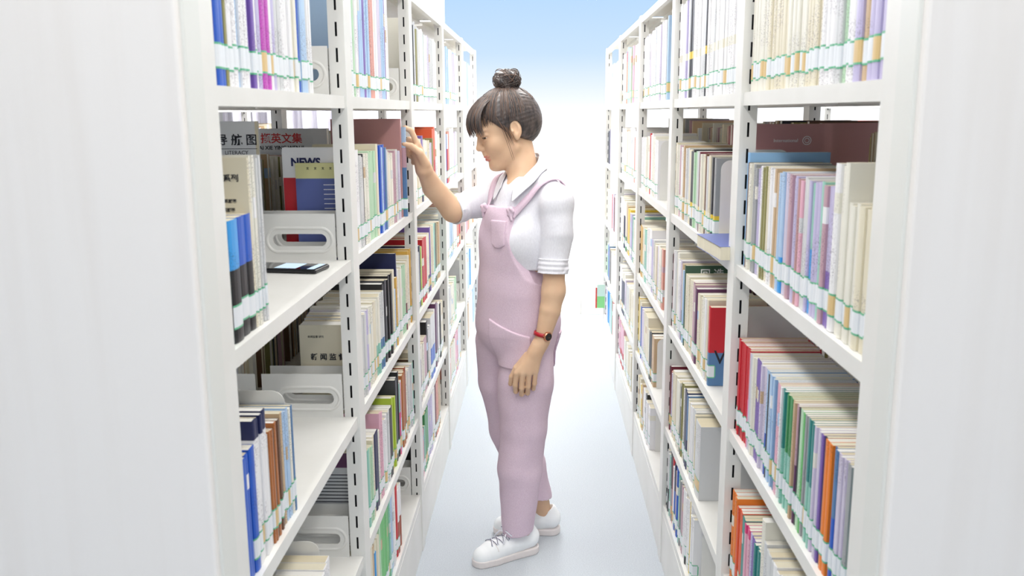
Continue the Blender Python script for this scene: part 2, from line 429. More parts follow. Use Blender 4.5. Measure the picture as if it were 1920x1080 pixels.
def add_pages(b, bk, ox=0.0, oy=0.0, oz=0.0, mi=0):
    t, h, d = bk['t'], bk['h'], bk['d']; c = 0.0005; lean = bk.get('lean', 0.0); sx = bk['sx']
    n = len(b.v)
    z0, z1 = 0.001, h - 0.0003
    for z in (z0, z1):
        for y in (c, t - c):
            for x in (-d + 0.002, -0.0008):
                b.v.append((ox + sx * x, oy + y + lean * z, oz + z))
    for q in ((0, 2, 3, 1), (4, 5, 7, 6), (0, 1, 5, 4), (2, 6, 7, 3), (0, 4, 6, 2), (1, 3, 7, 5)):
        b.face([n + i for i in q], bk['page'], mi)
def add_label(b, bk, ox=0.0, oy=0.0, oz=0.0, mi0=0):
    t, sx = bk['t'], bk['sx']; lean = bk.get('lean', 0.0)
    zb = bk.get('lz', 0.022); hh = bk.get('lh', 0.034); e = 0.0006
    bulge = min(0.0022, t * 0.10) + e
    wrap = 0.0 if t > 0.034 else 0.013
    prof = [(-wrap, -e), (0.0, -e), (bulge * .8, t * .2), (bulge, t * .5), (bulge * .8, t * .8), (0.0, t + e * 0.5)]
    for za, zc, mi in ((zb, zb + 0.0028, 1), (zb + 0.0028, zb + hh - 0.0028, 2 if bk.get('lo') else 0), (zb + hh - 0.0028, zb + hh, 1)):
        for p, q in zip(prof, prof[1:]):
            b.quad([(ox + sx * p[0], oy + p[1] + lean * za, oz + za), (ox + sx * q[0], oy + q[1] + lean * za, oz + za),
                    (ox + sx * q[0], oy + q[1] + lean * zc, oz + zc), (ox + sx * p[0], oy + p[1] + lean * zc, oz + zc)], None, mi + mi0)
    if wrap:   # rounded green end on the near board
        b.quad([(ox + sx * (-wrap - 0.003), oy - e, oz + zb + 0.006), (ox + sx * (-wrap), oy - e, oz + zb), (ox + sx * (-wrap), oy - e, oz + zb + hh), (ox + sx * (-wrap - 0.003), oy - e, oz + zb + hh - 0.006)], None, 1 + mi0)

BOOKS = []      # every book: dict with position, size and look
XL_SPINE, XR_SPINE = -0.4235, 0.4165
def run(side, bay, tier, ya, yb, spec, label=0.85, deep=None, setback=0.0, back=False, jitter=0.004):
    """fill ya..yb (in the order of the words) with books; word = colour[/upper@frac][*n][:height[:weight]]"""
    items = []
    for wd in spec.split():
        parts = wd.split(':')
        h = float(parts[1]) if len(parts) > 1 and parts[1] else 0.21
        wt = float(parts[2]) if len(parts) > 2 else 1.0
        nme = parts[0]; n = 1
        if '*' in nme: nme, n = nme.split('*'); n = int(n)
        for _ in range(n): items.append((nme, h, wt * (0.8 + 0.4 * random.random()) if n > 1 or wt == 1.0 else wt))
    tot = sum(i[2] for i in items); L = abs(yb - ya); y = ya; sg = 1 if yb > ya else -1
    for nme, h, wt in items:
        t = L * wt / tot
        frac = None; cols = [nme]
        if '/' in nme:
            lo, up = nme.split('/'); frac = 0.5
            if '@' in up: up, f_ = up.split('@'); frac = float(f_)
            cols = [lo, up]
        y0 = min(y, y + sg * t); y += sg * t
        add_book(side, bay, tier, y0, t - 0.0006, h + random.uniform(-jitter, jitter), cols, frac, label, deep, setback, back)
def add_book(side, bay, tier, y0, t, h, cols, frac=None, label=0.85, deep=None, setback=0.0, back=False, page=None, bands=None, lean=0.0, **kw):
    d = deep or min(0.21, h * 0.69)
    sx = 1 if side == 'left' else -1
    xs = (XL_SPINE if side == 'left' else XR_SPINE) - sx * (setback + random.uniform(0, 0.005))
    if back:
        xs = (-0.845 if side == 'left' else 0.838); sx = -sx
    if bands is None:
        if frac is None:
            bands = [(0, h, cols[0])]
            if random.random() < 0.16:      # a narrow title panel on the spine
                z = h * random.uniform(0.55, 0.75)
                alt = random.choice(['white', 'ivory', 'pale_grey', 'pale_blue', 'tan'])
                if alt != cols[0]: bands = [(0, z, cols[0]), (z, z + h * 0.12, alt), (z + h * 0.12, h, cols[0])]
        else: bands = [(0, h * frac, cols[0]), (h * frac, h, cols[1])]
    bk = dict(side=side, bay=bay, tier=tier, x=xs, y=y0, z=TIERS[tier] + 0.0006, t=max(t, 0.003), h=h, d=d, sx=sx, bands=bands,
              col=cols[0], page=page or random.choice(PAGE), label=random.random() < label and not back, lo=random.random() < 0.12,
              lz=random.choice([0.02, 0.022, 0.024]) , lh=0.034, back=back, lean=lean)
    bk.update(kw)
    BOOKS.append(bk); return bk

# ---- left bookcase, nearest bay
run('left', 0, 0, 1.16, 1.70, 'charcoal:.3 blue*3:.29:1.2 olive:.28:.6 white*2:.28 pale_blue:.28 white*2:.28 purple*2:.28 white:.28 lavender:.28 magenta*2:.28:1.2 white:.28 lavender:.28 pale_grey*2:.27 white*3:.27 ivory*2:.26 navy:.28:.5 blue:.27:.8 pale_blue:.27:2.2 pale_grey:.27 white*2:.26:.7', label=1)
run('left', 0, 1, 1.165, 1.195, 'mint/white@.9:.19', label=1)
run('left', 0, 1, 1.195, 1.30, 'black/sky@.6:.172 black/blue@.6:.172 black/blue@.6:.172', label=1)
add_book('left', 0, 1, 1.295, .008, .252, ['cream'], bands=[(0, .252, 'cream')], label=1, title='block')
run('left', 0, 1, 1.304, 1.350, 'ivory*2:.252 ivory*2:.25 pale_grey*2:.252', label=1)
run('left', 0, 2, 1.155, 1.245, 'pale_blue:.19:.5 blue*4:.19', label=.2)
run('left', 0, 2, 1.245, 1.305, 'white/navy@.87*4:.228', label=1)
run('left', 0, 2, 1.305, 1.445, 'pale_grey:.188 copper*2:.188 brown:.188 copper:.19 mauve:.188 brown*2:.19 tan:.19 pale_blue*3:.19 ivory:.185 steel_blue:.186', label=1)
run('left', 0, 3, 1.30, 1.66, 'cream*2:.14:2.6 tan:.14:2 maroon/ivory@.86:.142:2 ivory:.142:2.4 cream:.14:3 white*2:.14:1.4 white:.142:1.6', label=.6)
# ---- left bookcase, second bay
add_book('left', 1, 1, 1.99, 0.012, 0.206, ['slate_blue', 'cream'], bands=[(0, 0.172, 'slate_blue'), (0.172, 0.206, 'pale_yellow')], deep=0.118, label=1, title='bluecream')
add_book('left', 1, 1, 2.003, 0.012, 0.24, ['red'], bands=[(0, 0.173, 'red'), (0.173, 0.24, 'white')], deep=0.15, label=1, title='news')
run('left', 1, 1, 2.016, 2.725, 'charcoal:.21:.6 white*3:.232 pale_grey*2:.215 charcoal:.22:.4 ivory*3:.215 pale_green*4:.22 cream:.235 blue*2:.228:1.3 pale_blue:.225 blue:.228:1.4 steel_blue:.226 pale_grey*2:.215 cream:.205 ivory*2:.2 mauve*3:.205 pale_grey*2:.205 lilac*2:.2', label=1)
add_book('left', 1, 1, 2.727, 0.018, 0.297, ['dusty_rose'], bands=[(0, .297, 'dusty_rose')], deep=0.21, label=1)
add_book('left', 1, 1, 2.748, 0.016, 0.272, ['lilac'], bands=[(0, .15, 'steel_blue'), (.15, .21, 'mauve'), (.21, .272, 'pale_blue')], deep=0.19, label=1, setback=-0.012)
run('left', 1, 1, 2.766, 2.80, 'lavender:.235 lilac:.235', label=1)
run('left', 1, 0, 2.02, 2.57, 'pale_blue:.27 white:.28 pale_green:.28 white*2:.27 lilac:.28 pale_blue*2:.28 purple:.29:1.2 pale_blue*3:.28 salmon*2:.25:1.2 white*2:.27 lilac*2:.27 pale_blue*2:.27 purple:.28:1.3 white*2:.27', label=1)
run('left', 1, 2, 2.005, 2.04, 'cream:.196:2', label=.2)
run('left', 1, 2, 2.04, 2.87, 'white:.196 pale_grey*2:.2 lavender*2:.2 ivory*3:.205 cream*2:.205 mint/ivory@.4*3:.205 steel_blue/pale_grey@.4*2:.21 black:.225:1.2 charcoal:.225 black*5:.226 cream:.235:1.4 pale_blue:.17:.9 ochre:.2 navy:.27:.7 pale_grey:.22 ivory*3:.215 pale_green*3:.21 maroon/cream@.4:.215 cream*2:.215 ivory:.23 ochre*2:.24', label=1)
run('left', 1, 3, 2.02, 2.84, 'cream:.195:1.4 mint*2:.2 pale_green*2:.2 cream*2:.205 navy*2:.205:1.3 ivory:.2 pink*2:.235 white*3:.205 pale_grey*2:.2 black:.2 charcoal:.2 brown:.2 lime*2:.215 black:.2 charcoal*2:.25 black:.26 rose/mint@.6:.22 pale_blue/rose@.5:.215 white:.22 copper*2:.23:1.3 brick*2:.235 ivory*2:.22 pale_grey*4:.21 mint:.205', label=.9)
run('left', 1, 4, 2.02, 2.53, 'cream*2:.22:1.6 tan:.21 sky:.19 cream*2:.21:1.3 pale_green:.235 grass*6:.24:1.2 mint:.235 pale_blue*2:.235 white*2:.23 coral/orange@.1:.29:.6 red:.25:1.1 brick/white@.5*3:.2:1.3', label=.8)
# ---- left bookcase, third bay and beyond
run('left', 2, 0, 2.96, 3.72, 'ivory*2:.26 lilac:.25 charcoal:.25:.7 pale_grey*2:.26 olive:.24 pale_grey*2:.25 white*4:.25 mint:.25 white*3:.24 lilac*3:.24 pale_grey*4:.24 white*4:.24', label=1)
run('left', 2, 1, 2.965, 3.78, 'red/white@.8:.235 white*2:.235 cream*3:.225:1.6 navy/purple@.6:.235:1.3 ivory*4:.215 cream*4:.21 lilac*2:.2 olive:.215 red/coral@.5*2:.255:1.4 white*3:.24 ivory*2:.23', label=1)
run('left', 2, 2, 2.965, 3.74, 'ochre:.19 pale_green*2:.19 pale_grey:.2 navy:.215 lime:.21 cream:.21 red*3:.23:1.3 ivory*2:.225 navy/cream@.3*2:.23 purple:.245 cream*3:.245 mint*3:.24 charcoal:.24 olive*2:.235 tan*3:.23 mint:.23', label=1)
run('left', 2, 3, 2.965, 3.78, 'brown:.18 plum/cream@.8*2:.2:1.4 ivory*2:.2 mauve*3:.2 black:.25:1.1 pale_grey*2:.22 blue/pale_grey@.5*2:.24:2.2 white:.24 plum*2:.26:1.3 white:.25 black*2:.23 cream*3:.22', label=1)
run('left', 2, 4, 2.98, 3.62, 'black:.15 pink*3:.17 mint:.17 green*3:.21:1.6 lavender*3:.22:1.8 white*3:.22 maroon*2:.25:1.2 salmon*3:.22 tan*3:.22', label=1)
run('left', 3, 0, 3.92, 4.70, 'white*5:.25 pale_blue*4:.25 white*6:.25 lilac*4:.24 white*5:.24', label=1)
run('left', 3, 1, 3.92, 4.60, 'charcoal:.22:.5 pale_blue*2:.22 blue*2:.22:.8 red/white@.7:.22 salmon*2:.23 white*5:.24 lilac*3:.22 pale_grey*3:.22', label=1)
run('left', 3, 2, 3.92, 4.66, 'white*5:.22 pale_blue*4:.22 white*4:.21 salmon*4:.22 red:.22', label=1)
run('left', 3, 3, 3.92, 4.4, 'lilac*3:.24 pale_grey*3:.22 ivory*4:.21 pale_green*3:.21', label=1)
run('left', 3, 4, 3.92, 4.6, 'salmon*4:.2 ivory*5:.2 pink*4:.21 pale_grey*4:.2', label=1)
run('left', 4, 0, 4.88, 5.70, 'white*9:.24 pale_blue*5:.24 white*8:.23', label=1)
run('left', 4, 1, 4.88, 5.6, 'white*5:.22 lilac*3:.22 pale_grey*4:.21 white*6:.22', label=1)
run('left', 4, 2, 4.88, 5.6, 'white*3:.2 pink*2:.2 salmon*3:.21 cream*5:.21 orange*2:.21', label=1)
run('left', 4, 3, 4.88, 5.6, 'white*4:.21 pale_blue*3:.22 sky:.22 ivory*6:.21', label=1)
run('left', 4, 4, 4.88, 5.6, 'teal*2:.2 brown:.22 tan*2:.2 white*6:.21 pale_blue*4:.21', label=1)
# ---- right bookcase, nearest bay (far to near)
run('right', 0, 0, 1.845, 1.10, 'ivory*6:.27 cream*8:.27 ivory*6:.27 cream*5:.27 white*3:.27 pale_grey*2:.27 pale_green:.27 white*2:.26 lavender:.27:1.4 tan:.25 lavender*3:.27 pale_blue*2:.27', label=1)
run('right', 0, 1, 1.852, 1.29, 'light_blue:.228:1.2 brown:.212 ivory*2:.21 grey*2:.208 lavender*2:.208 white:.21 olive*2:.212 cream:.21 yellow:.21:.6 white*2:.21 tan*2:.21:1.1 pale_blue:.21 sky/pale_blue@.3:.21 lilac:.208 mauve*2:.208 lavender*2:.208 dusty_rose:.208 pink:.207 pale_grey*2:.208 lavender:.208 sky/mint@.5:.207 lavender*2:.208 mint:.208 mauve:.207 purple/lavender@.4*2:.207', label=1)
run('right', 0, 1, 1.29, 1.07, 'white:.245:1.4 ivory*2:.242:1.2 ivory*3:.192 cream*3:.192:1.2 ivory*3:.19 cream:.19', label=1)
run('right', 0, 2, 1.852, 1.745, 'red*2:.204 red:.204 maroon/red@.3:.204 red*3:.2037 red*2:.2035:1.2 rose/red@.5:.203', label=1, jitter=.0001)
run('right', 0, 2, 1.745, 1.075, 'lilac:.2 pale_grey*2:.2 ivory*2:.2 purple*3:.203:1.1 pale_grey:.203 lilac*3:.203 blue/pale_blue@.4*2:.203 charcoal:.2:.7 pale_blue*4:.203 steel_blue*2:.203 pink*2:.203 white:.203 mint/teal@.5*2:.203:1.2 mint/green@.5*4:.203 tan*2:.203 plum/mauve@.5*2:.203 charcoal:.203:.7 pale_green*2:.203 grass:.203 grey*2:.203 mint/teal@.5*3:.203:1.2 lilac*3:.203 purple:.203 charcoal:.203 orange*2:.203:1.4 blue/steel_blue@.5*2:.203:1.3 lilac*4:.203 grey*2:.203 mint/teal@.5*3:.203:1.2 pale_green:.203 green*2:.203:1.4', label=1, jitter=.0001)
run('right', 0, 3, 1.85, 1.60, 'orange*3:.205:1.2 coral*3:.192:1.1 teal*2:.19 pink/rose@.9*3:.188 lavender:.187 purple*2:.186 navy/teal@.5*3:.185', label=.9, jitter=.0003)
run('right', 0, 3, 1.60, 1.08, 'ivory:.26 pale_grey*4:.22 white*5:.22 cream:.24 white*3:.23 ivory*4:.23:1.4 cream*4:.22:1.4', label=1)
# ---- right bookcase, second bay
run('right', 1, 0, 2.81, 1.985, 'white*5:.27 lavender*2:.27 white:.28 charcoal*2:.28 white*4:.28 pale_grey*3:.28 charcoal:.28:.6 white*3:.28 pale_grey:.28 white*4:.28 charcoal:.28:.6 white*3:.28 white*2:.28', label=1)
add_book('right', 1, 0, 1.935, 0.02, 0.28, ['charcoal'], bands=[(0, .105, 'charcoal'), (.105, .13, 'yellow'), (.13, .28, 'charcoal')], deep=0.2, label=1)
run('right', 1, 1, 2.81, 2.53, 'cream:.218 ivory*2:.215 mauve*2:.212 white*2:.212 tan*2:.212 pale_grey*2:.212 cream*2:.21', label=1)
run('right', 1, 1, 2.53, 2.16, 'charcoal:.208:1.6 charcoal:.208 pale_green*2:.205 pale_grey*2:.21 white:.21 maroon:.21:.7 ivory*2:.205 cream*2:.205 brown:.21 pale_grey:.205 maroon:.205:.7 cream:.205 charcoal*3:.205:.8 grey:.205', label=1)
run('right', 1, 2, 2.81, 2.28, 'maroon:.24:.9 white*2:.25 pale_grey:.25 ivory*2:.25 white*2:.235 lilac:.235 charcoal/tan@.4:.23 pale_blue*2:.22 dark_green:.24:.8 cream*4:.215:1.6 mauve*2:.215 plum:.21:1.3 cream*3:.2:1.4', label=1)
run('right', 1, 2, 2.28, 2.205, 'ivory*2:.205:1.2 white:.205 cream:.21', label=1)
add_book('right', 1, 2, 2.165, 0.022, 0.2, ['red'], bands=[(0, .085, 'steel_blue'), (.085, .2, 'red')], deep=0.16, label=1, title='redblue')
run('right', 1, 3, 2.81, 2.45, 'red:.21:.8 maroon:.21 salmon:.2 lilac*2:.2 cream*3:.215:1.9 ivory*2:.215:1.8 black:.21 charcoal:.21 olive*2:.225:1.1 ivory:.22 navy*2:.225:1.4 navy/steel_blue@.4:.22', label=1)
run('right', 1, 3, 2.45, 2.32, 'ivory*2:.215 white*3:.215 pale_grey*2:.215 cream:.21', label=1)
add_book('right', 1, 3, 2.24, 0.072, 0.205, ['pale_grey'], bands=[(0, .205, 'pale_grey')], deep=0.16, label=1)
run('right', 1, 4, 2.80, 2.30, 'charcoal/pale_grey@.4*3:.2 mint:.2 grey/charcoal@.5*2:.22 red:.22:1.1 white:.2 blue/navy@.6:.22 tan:.2 blue*2:.225:1.1 mint:.22 grey*2:.21 mauve*2:.2 white*2:.21 black/white@.2:.2 white*2:.21 yellow:.22:.8 navy/white@.8:.215 white*2:.19', label=.8)
# ---- right bookcase, third bay and beyond
run('right', 2, 0, 3.76, 3.10, 'white*3:.25 blue:.25:.4 white*3:.25 lilac*2:.25 white*4:.26 pale_blue:.26 white*3:.26 lilac*2:.26 white*3:.26', label=1)
add_book('right', 2, 0, 3.05, 0.02, 0.27, ['pale_blue'], bands=[(0, .27, 'pale_blue')], deep=0.19, label=1)
run('right', 2, 1, 3.76, 3.25, 'white*5:.21 ivory*4:.215 red:.23:.6 white*2:.23 ivory*3:.22 white*2:.21', label=1)
run('right', 2, 2, 3.76, 3.08, 'ochre*2:.21:1.2 cream*2:.21 mint*2:.21 white*3:.23:1.4 lavender*2:.2 pale_grey:.21 cream*2:.2 lilac:.2:1.4 ivory*2:.21', label=1)
add_book('right', 2, 2, 3.04, 0.035, 0.21, ['salmon'], bands=[(0, .045, 'salmon'), (.045, .07, 'pale_grey'), (.07, .13, 'salmon'), (.13, .15, 'mauve'), (.15, .21, 'salmon')], deep=0.15, label=1)
run('right', 2, 3, 3.76, 3.24, 'yellow:.24:1.2 cream*2:.235 blue:.22:.7 lilac*2:.215 cream*3:.23:1.6 ivory:.19 charcoal*2:.19:.8 tan*2:.19', label=1)
run('right', 2, 4, 3.74, 3.31, 'charcoal/grey@.5:.18 cream*2:.18:1.3 ivory:.17 yellow*2:.17 tan:.2 white*2:.19:1.5 black:.19 white*2:.17:1.6', label=1)
run('right', 3, 0, 4.71, 3.95, 'white*5:.24 salmon:.24 orange/red@.8:.25 pale_blue*2:.26 pale_green*3:.25 pink*2:.25:1.6 white*5:.25', label=1)
run('right', 3, 1, 4.71, 3.95, 'white*6:.23 tan:.22 ivory*4:.22 white*5:.24 salmon:.2 white*2:.23', label=1)
run('right', 3, 2, 4.71, 3.95, 'white*3:.24 ivory*2:.24 navy/white@.7*2:.23 green/ivory@.3*2:.24 tan*2:.23 yellow*2:.22:1.3 lavender*2:.21 mint*2:.21 ivory*2:.2', label=1)
run('right', 3, 3, 4.71, 3.98, 'white*3:.22 navy/ivory@.8*4:.215 lilac:.2 pale_grey*3:.19 cream*3:.2:1.5', label=1)
add_book('right', 3, 3, 3.94, 0.03, 0.2, ['pale_green'], bands=[(0, .06, 'pale_green'), (.06, .1, 'lime'), (.1, .2, 'ivory')], deep=0.14, label=1)
run('right', 3, 4, 4.71, 4.05, 'pink*3:.21 red/pink@.4*3:.21:1.3 ivory*4:.18:1.4 cream*3:.17', label=1)
run('right', 4, 0, 5.66, 4.9, 'white*5:.23 charcoal:.22:.4 lilac*2:.23 white*6:.23 pale_blue*3:.23', label=1)
run('right', 4, 1, 5.66, 4.9, 'charcoal*2:.2 navy:.21:.7 lilac:.21 pink*2:.22 white*4:.22 ivory*3:.22', label=1)
run('right', 4, 2, 5.66, 4.9, 'cream*4:.2 white*4:.2 red:.2 lilac*2:.21 maroon:.2 white*4:.21', label=1)
run('right', 4, 3, 5.66, 4.9, 'pale_green*2:.2 blue*2:.21 steel_blue:.21 tan:.2 black:.2 ivory*4:.2 white*3:.2', label=1)
run('right', 4, 4, 5.66, 4.9, 'lilac*3:.19 sky*3:.2 pale_blue*3:.2 mint:.2 red:.2 white*4:.2', label=1)
# ---- back rows (spines turned to the next aisle), seen over the tops and through the gaps
bcol = 'tan cream ivory mauve grey olive pale_grey dusty_rose brown charcoal'.split()
def backrow(side, bay, tier, ya, yb, h):
    n = int(abs(yb - ya) / 0.024)
    run(side, bay, tier, ya, yb, ' '.join(f"{random.choice(bcol)}:{random.choice([h - .02, h, h, h + .015]):.3f}" for _ in range(n)), back=True)
add_book('left', 1, 1, 2.0, 0.03, 0.298, ['pale_grey'], bands=[(0, .298, 'pale_grey')], deep=0.21, back=True, title='daohang', page=PAGE[0])
backrow('left', 1, 1, 2.04, 2.55, .2)
add_book('left', 1, 1, 2.57, 0.03, 0.272, ['pale_grey'], bands=[(0, .272, 'pale_grey')], deep=0.235, back=True, title='caixie')
backrow('left', 1, 1, 2.62, 2.86, .24)
for tr, h in ((2, .2), (3, .24), (4, .23)): backrow('left', 1, tr, 2.0 if tr != 3 else 2.03, 2.86, h)
add_book('left', 1, 3, 1.99, 0.012, 0.226, ['pale_grey'], bands=[(0, .19, 'pale_grey'), (.19, .226, 'plum')], deep=0.155, label=1, title='blurb')
backrow('left', 2, 1, 2.95, 3.8, .23); backrow('left', 2, 2, 2.95, 3.8, .25); backrow('left', 2, 3, 2.95, 3.8, .25); backrow('left', 2, 4, 2.95, 3.8, .2)
run('right', 0, 1, 1.84, 1.67, 'pale_yellow:.262 tan*2:.272 mauve:.272 tan:.272 pale_grey:.272 tan:.272', back=True)
add_book('right', 0, 1, 1.64, 0.026, 0.24, ['white'], bands=[(0, .24, 'white')], deep=0.222, back=True, title='esp')
run('right', 0, 1, 1.635, 1.10, 'tan*5:.21 grey*6:.2 ivory*6:.21', back=True)
add_book('right', 1, 1, 2.02, 0.03, 0.285, ['dusty_rose'], bands=[(0, .285, 'dusty_rose')], deep=0.19, setback=0.05, label=0, title='international')
backrow('right', 0, 2, 1.6, 1.1, .19); 
backrow('right', 1, 1, 2.80, 2.1, .27); backrow('right', 1, 2, 2.80, 2.0, .25); backrow('right', 1, 3, 2.8, 2.0, .2)
backrow('right', 2, 1, 3.75, 2.9, .25); backrow('right', 2, 2, 3.75, 2.9, .27); backrow('right', 3, 1, 4.7, 3.9, .26)

for bk in BOOKS:   # printed band round the thin periodicals
    if bk['side'] == 'right' and bk['bay'] == 1 and bk['tier'] in (0, 1) and not bk.get('title'):
        zb0, zb1 = (.05, .066) if bk['tier'] else (.105, .125)
        bc = 'yellow' if bk['col'] in ('charcoal', 'maroon', 'brown', 'grey') else 'ivory'
        bk['bands'] = [(0, zb0, bk['col']), (zb0, zb1, bc), (zb1, bk['h'], bk['col'])]
gb = [q for q in BOOKS if q['side'] == 'right' and q['bay'] == 1 and q['tier'] == 2 and q['col'] == 'dark_green'][0]; gb['title'] = 'greenbook'
# rank by size in view, the 300 largest become things, the rest one object
def apparent(bk):
    dist = math.hypot(bk['x'], bk['y'])
    spine = bk['t'] * bk['h'] * abs(bk['x']) / dist
    a = spine / dist ** 2
    if bk.get('title') or bk['t'] > 0.019: a += 0.3 * bk['d'] * bk['h'] / dist ** 2 * 0.2
    if bk['back']: a *= 0.12
    if bk['y'] < 1.10: a *= 0.2
    if bk.get('title'): a += 1.0
    if bk['side'] == 'left' and bk['bay'] == 2 and bk['tier'] in (3, 4): a *= 1.1
    return a
order = sorted(BOOKS, key=apparent, reverse=True)
SINGLE = order[:299]; REST = order[299:]
ORD = ['first', 'second', 'third', 'fourth', 'fifth', 'sixth', 'seventh', 'eighth', 'ninth', 'tenth', 'eleventh', 'twelfth', 'thirteenth', 'fourteenth', 'fifteenth', 'sixteenth', 'seventeenth', 'eighteenth', 'nineteenth', 'twentieth']
ORD += [t + '-' + o if o else t2 for t, t2 in (('twenty', ''), ('thirty', 'thirtieth'), ('forty', 'fortieth')) for o in ([''] if t2 else []) + ORD[:9]]
SHELFN = ['top', 'second', 'third', 'fourth', 'lowest']; BAYN = ['nearest', 'second', 'third', 'fourth', 'farthest']
for bk in BOOKS: bk['name_col'] = PN[bk['col']] if len(bk['bands']) != 2 else f"{PN[bk['bands'][0][2]]} and {PN[bk['bands'][1][2]]}"
groups = {}
for bk in BOOKS:
    if bk['back']: continue
    groups.setdefault((bk['side'], bk['bay'], bk['tier'], bk['name_col']), []).append(bk)
for k, lst in groups.items():
    lst.sort(key=lambda q: q['y'])
    for i, bk in enumerate(lst):
        th = 'slim' if bk['t'] < 0.016 else ('thick' if bk['t'] > 0.034 else '')
        head = (f"{th} {bk['name_col']} book" if len(bk['bands']) != 2 else f"{bk['name_col']} book").strip()
        where = f"{SHELFN[bk['tier']]} shelf, {BAYN[bk['bay']]} bay, {bk['side']} bookcase"
        bk['lab'] = (f"{ORD[i]} {head} from near end, {where}" if len(lst) > 1 else f"only {head} on the {where}")
TITLE_LAB = dict(esp='white book headed ESP in the back row, beyond the lavender spines on the right',
    greenbook='tall green book with white characters, rising among cream ones, third shelf of right bookcase',
    block='tall cream book with three printed lines on its cover, behind the blue-topped ones',
    bluecream='cream and slate blue book with face-on cover, behind the left post above the phone',
    news='white and red book headed NEWS, face-on behind the cream and blue one',
    daohang='grey book cover with large Chinese title over LITERACY, behind the near left shelf',
    caixie='grey anthology cover with red Chinese title and pinyin line, deep in the left bookcase',
    international='dusty rose book with white logo, just past the second right post',
    redblue='red and blue book with white label and letter V, by the second right post',
    blurb='purple-topped grey cover full of small print, low behind the first left post')
def book_obj(bk):
    b = MB(); add_cover(b, bk); o = b.build('book', M['cover'], loc=(bk['x'], bk['y'], bk['z']))
    p = MB(); add_pages(p, bk); p.build('page_block', M['pages'], o)
    if bk['label']:
        l = MB(); add_label(l, bk); l.build('call_label', [M['label_white'], M['label_green'], M['label_ochre']], o)
    tag(o, TITLE_LAB.get(bk.get('title')) or bk.get('lab') or f"{bk['name_col']} book in the back row of the {bk['side']} bookcase", 'book', f"books on the {SHELFN[bk['tier']]} shelf, {BAYN[bk['bay']]} bay, {bk['side']} bookcase")
    bk['obj'] = o
    return o
for bk in SINGLE: book_obj(bk)
b = MB()
MATS = [M['cover'], M['pages'], M['label_white'], M['label_green'], M['label_ochre']]
for bk in REST:
    add_cover(b, bk, bk['x'], bk['y'], bk['z'])
    add_pages(b, bk, bk['x'], bk['y'], bk['z'], mi=1)
    if bk['label'] and bk['y'] < 4.9: add_label(b, bk, bk['x'], bk['y'], bk['z'], mi0=2)
# books on the two bookcases glimpsed beyond
for side, x0, sx, ys in (('left', -1.70, 1, [2.24, 3.24, 4.24, 5.24]), ('right', 1.67, -1, [1.64, 2.6, 3.54, 4.48])):
    for y0 in ys:
        for tr in (0, 1, 2, 3):
            y = y0; lim = y0 + random.uniform(0.5, 0.85)
            while y < lim:
                t = random.uniform(0.018, 0.04); h = random.uniform(0.2, 0.26)
                bk = dict(t=t - 0.001, h=h, d=0.15, sx=sx, bands=[(0, h, random.choice(['white', 'ivory', 'cream', 'pale_grey', 'salmon', 'red', 'pale_blue', 'lilac', 'tan']))], page=PAGE[0], lean=0)
                add_cover(b, bk, x0, y, TIERS[tr] + 0.0006); add_pages(b, bk, x0, y, TIERS[tr] + 0.0006, mi=1); y += t
o = b.build('books', MATS); tag(o, 'remaining far and back-row books standing on both steel bookcases', 'books', None, 'stuff')

# printed titles on the covers that face the camera (y- side)
def on_cover(bk, name, me, fx, fz, parent=None):
    """fx: metres back from the spine edge, fz: metres up"""
    o = link(name, me, bk['obj']); o.rotation_euler = (math.pi / 2, 0, 0)
    o.location = (-bk['sx'] * fx, -0.0004, fz)
    return o
T = {bk['title']: bk for bk in BOOKS if bk.get('title')}
k = T['news']
on_cover(k, 'title', text_mesh('title', 'NEWS', 0.024, M['ink_blue'], bold=.0010), 0.098, 0.207)
k = T['bluecream']
for i in range(5): on_cover(k, 'title', text_mesh('title', '文', 0.006, M['ink'], bold=.0001), 0.022 + 0.017 * i, 0.194)
for i in range(6):
    ln = MB(); ln.box(-0.022, 0.022 - 0.004 * (i % 3), -0.0008, 0.0008, 0, 0.0002)
    on_cover(k, 'printed_line', ln.mesh('printed_line', M['ink_white']), 0.034, 0.158 - 0.0105 * i)
k = T['daohang']
on_cover(k, 'title', text_mesh('title', '导 航 图', 0.026, M['ink'], bold=.0004), 0.168, 0.256)
ln = MB(); ln.box(-0.045, 0.045, -0.0006, 0.0006, 0, 0.0002); on_cover(k, 'printed_line', ln.mesh('printed_line', M['ink']), 0.168, 0.238)
on_cover(k, 'subtitle', text_mesh('subtitle', 'LITERACY', 0.012, M['ink']), 0.166, 0.229)
k = T['caixie']
on_cover(k, 'title', text_mesh('title', '采', 0.028, M['ink_blue'], bold=.0004), 0.024, 0.243)
on_cover(k, 'title', text_mesh('title', '撷英文集', 0.03, M['ink_red'], bold=.0005), 0.104, 0.243)
on_cover(k, 'subtitle', text_mesh('subtitle', 'CAI XIE YING WEN JI', 0.015, M['ink'], bold=.0003), 0.098, 0.218)
k = T['international']
on_cover(k, 'title', text_mesh('title', 'International', 0.0105, M['ink_white']), 0.072, 0.249)
for w in (0.009, 0.005):
    ln = MB(); pts = [(w * math.cos(a), w * math.sin(a), 0.0002) for a in np.linspace(0, 2 * math.pi, 25)]; ln.tube(pts, 0.0007, 5)
    on_cover(k, 'logo', ln.mesh('logo', M['ink_white']), 0.118, 0.249)
k = T['greenbook']
on_cover(k, 'title', text_mesh('title', '回 选', 0.03, M['ink_white'], bold=.0006), 0.075, 0.212)
k = T['esp']
on_cover(k, 'title', text_mesh('title', 'ESP', 0.013, M['ink'], bold=.0003), 0.206, 0.22)
k = T['redblue']
on_cover(k, 'title', text_mesh('title', 'V', 0.05, M['ink'], bold=.0002), 0.026, 0.072)
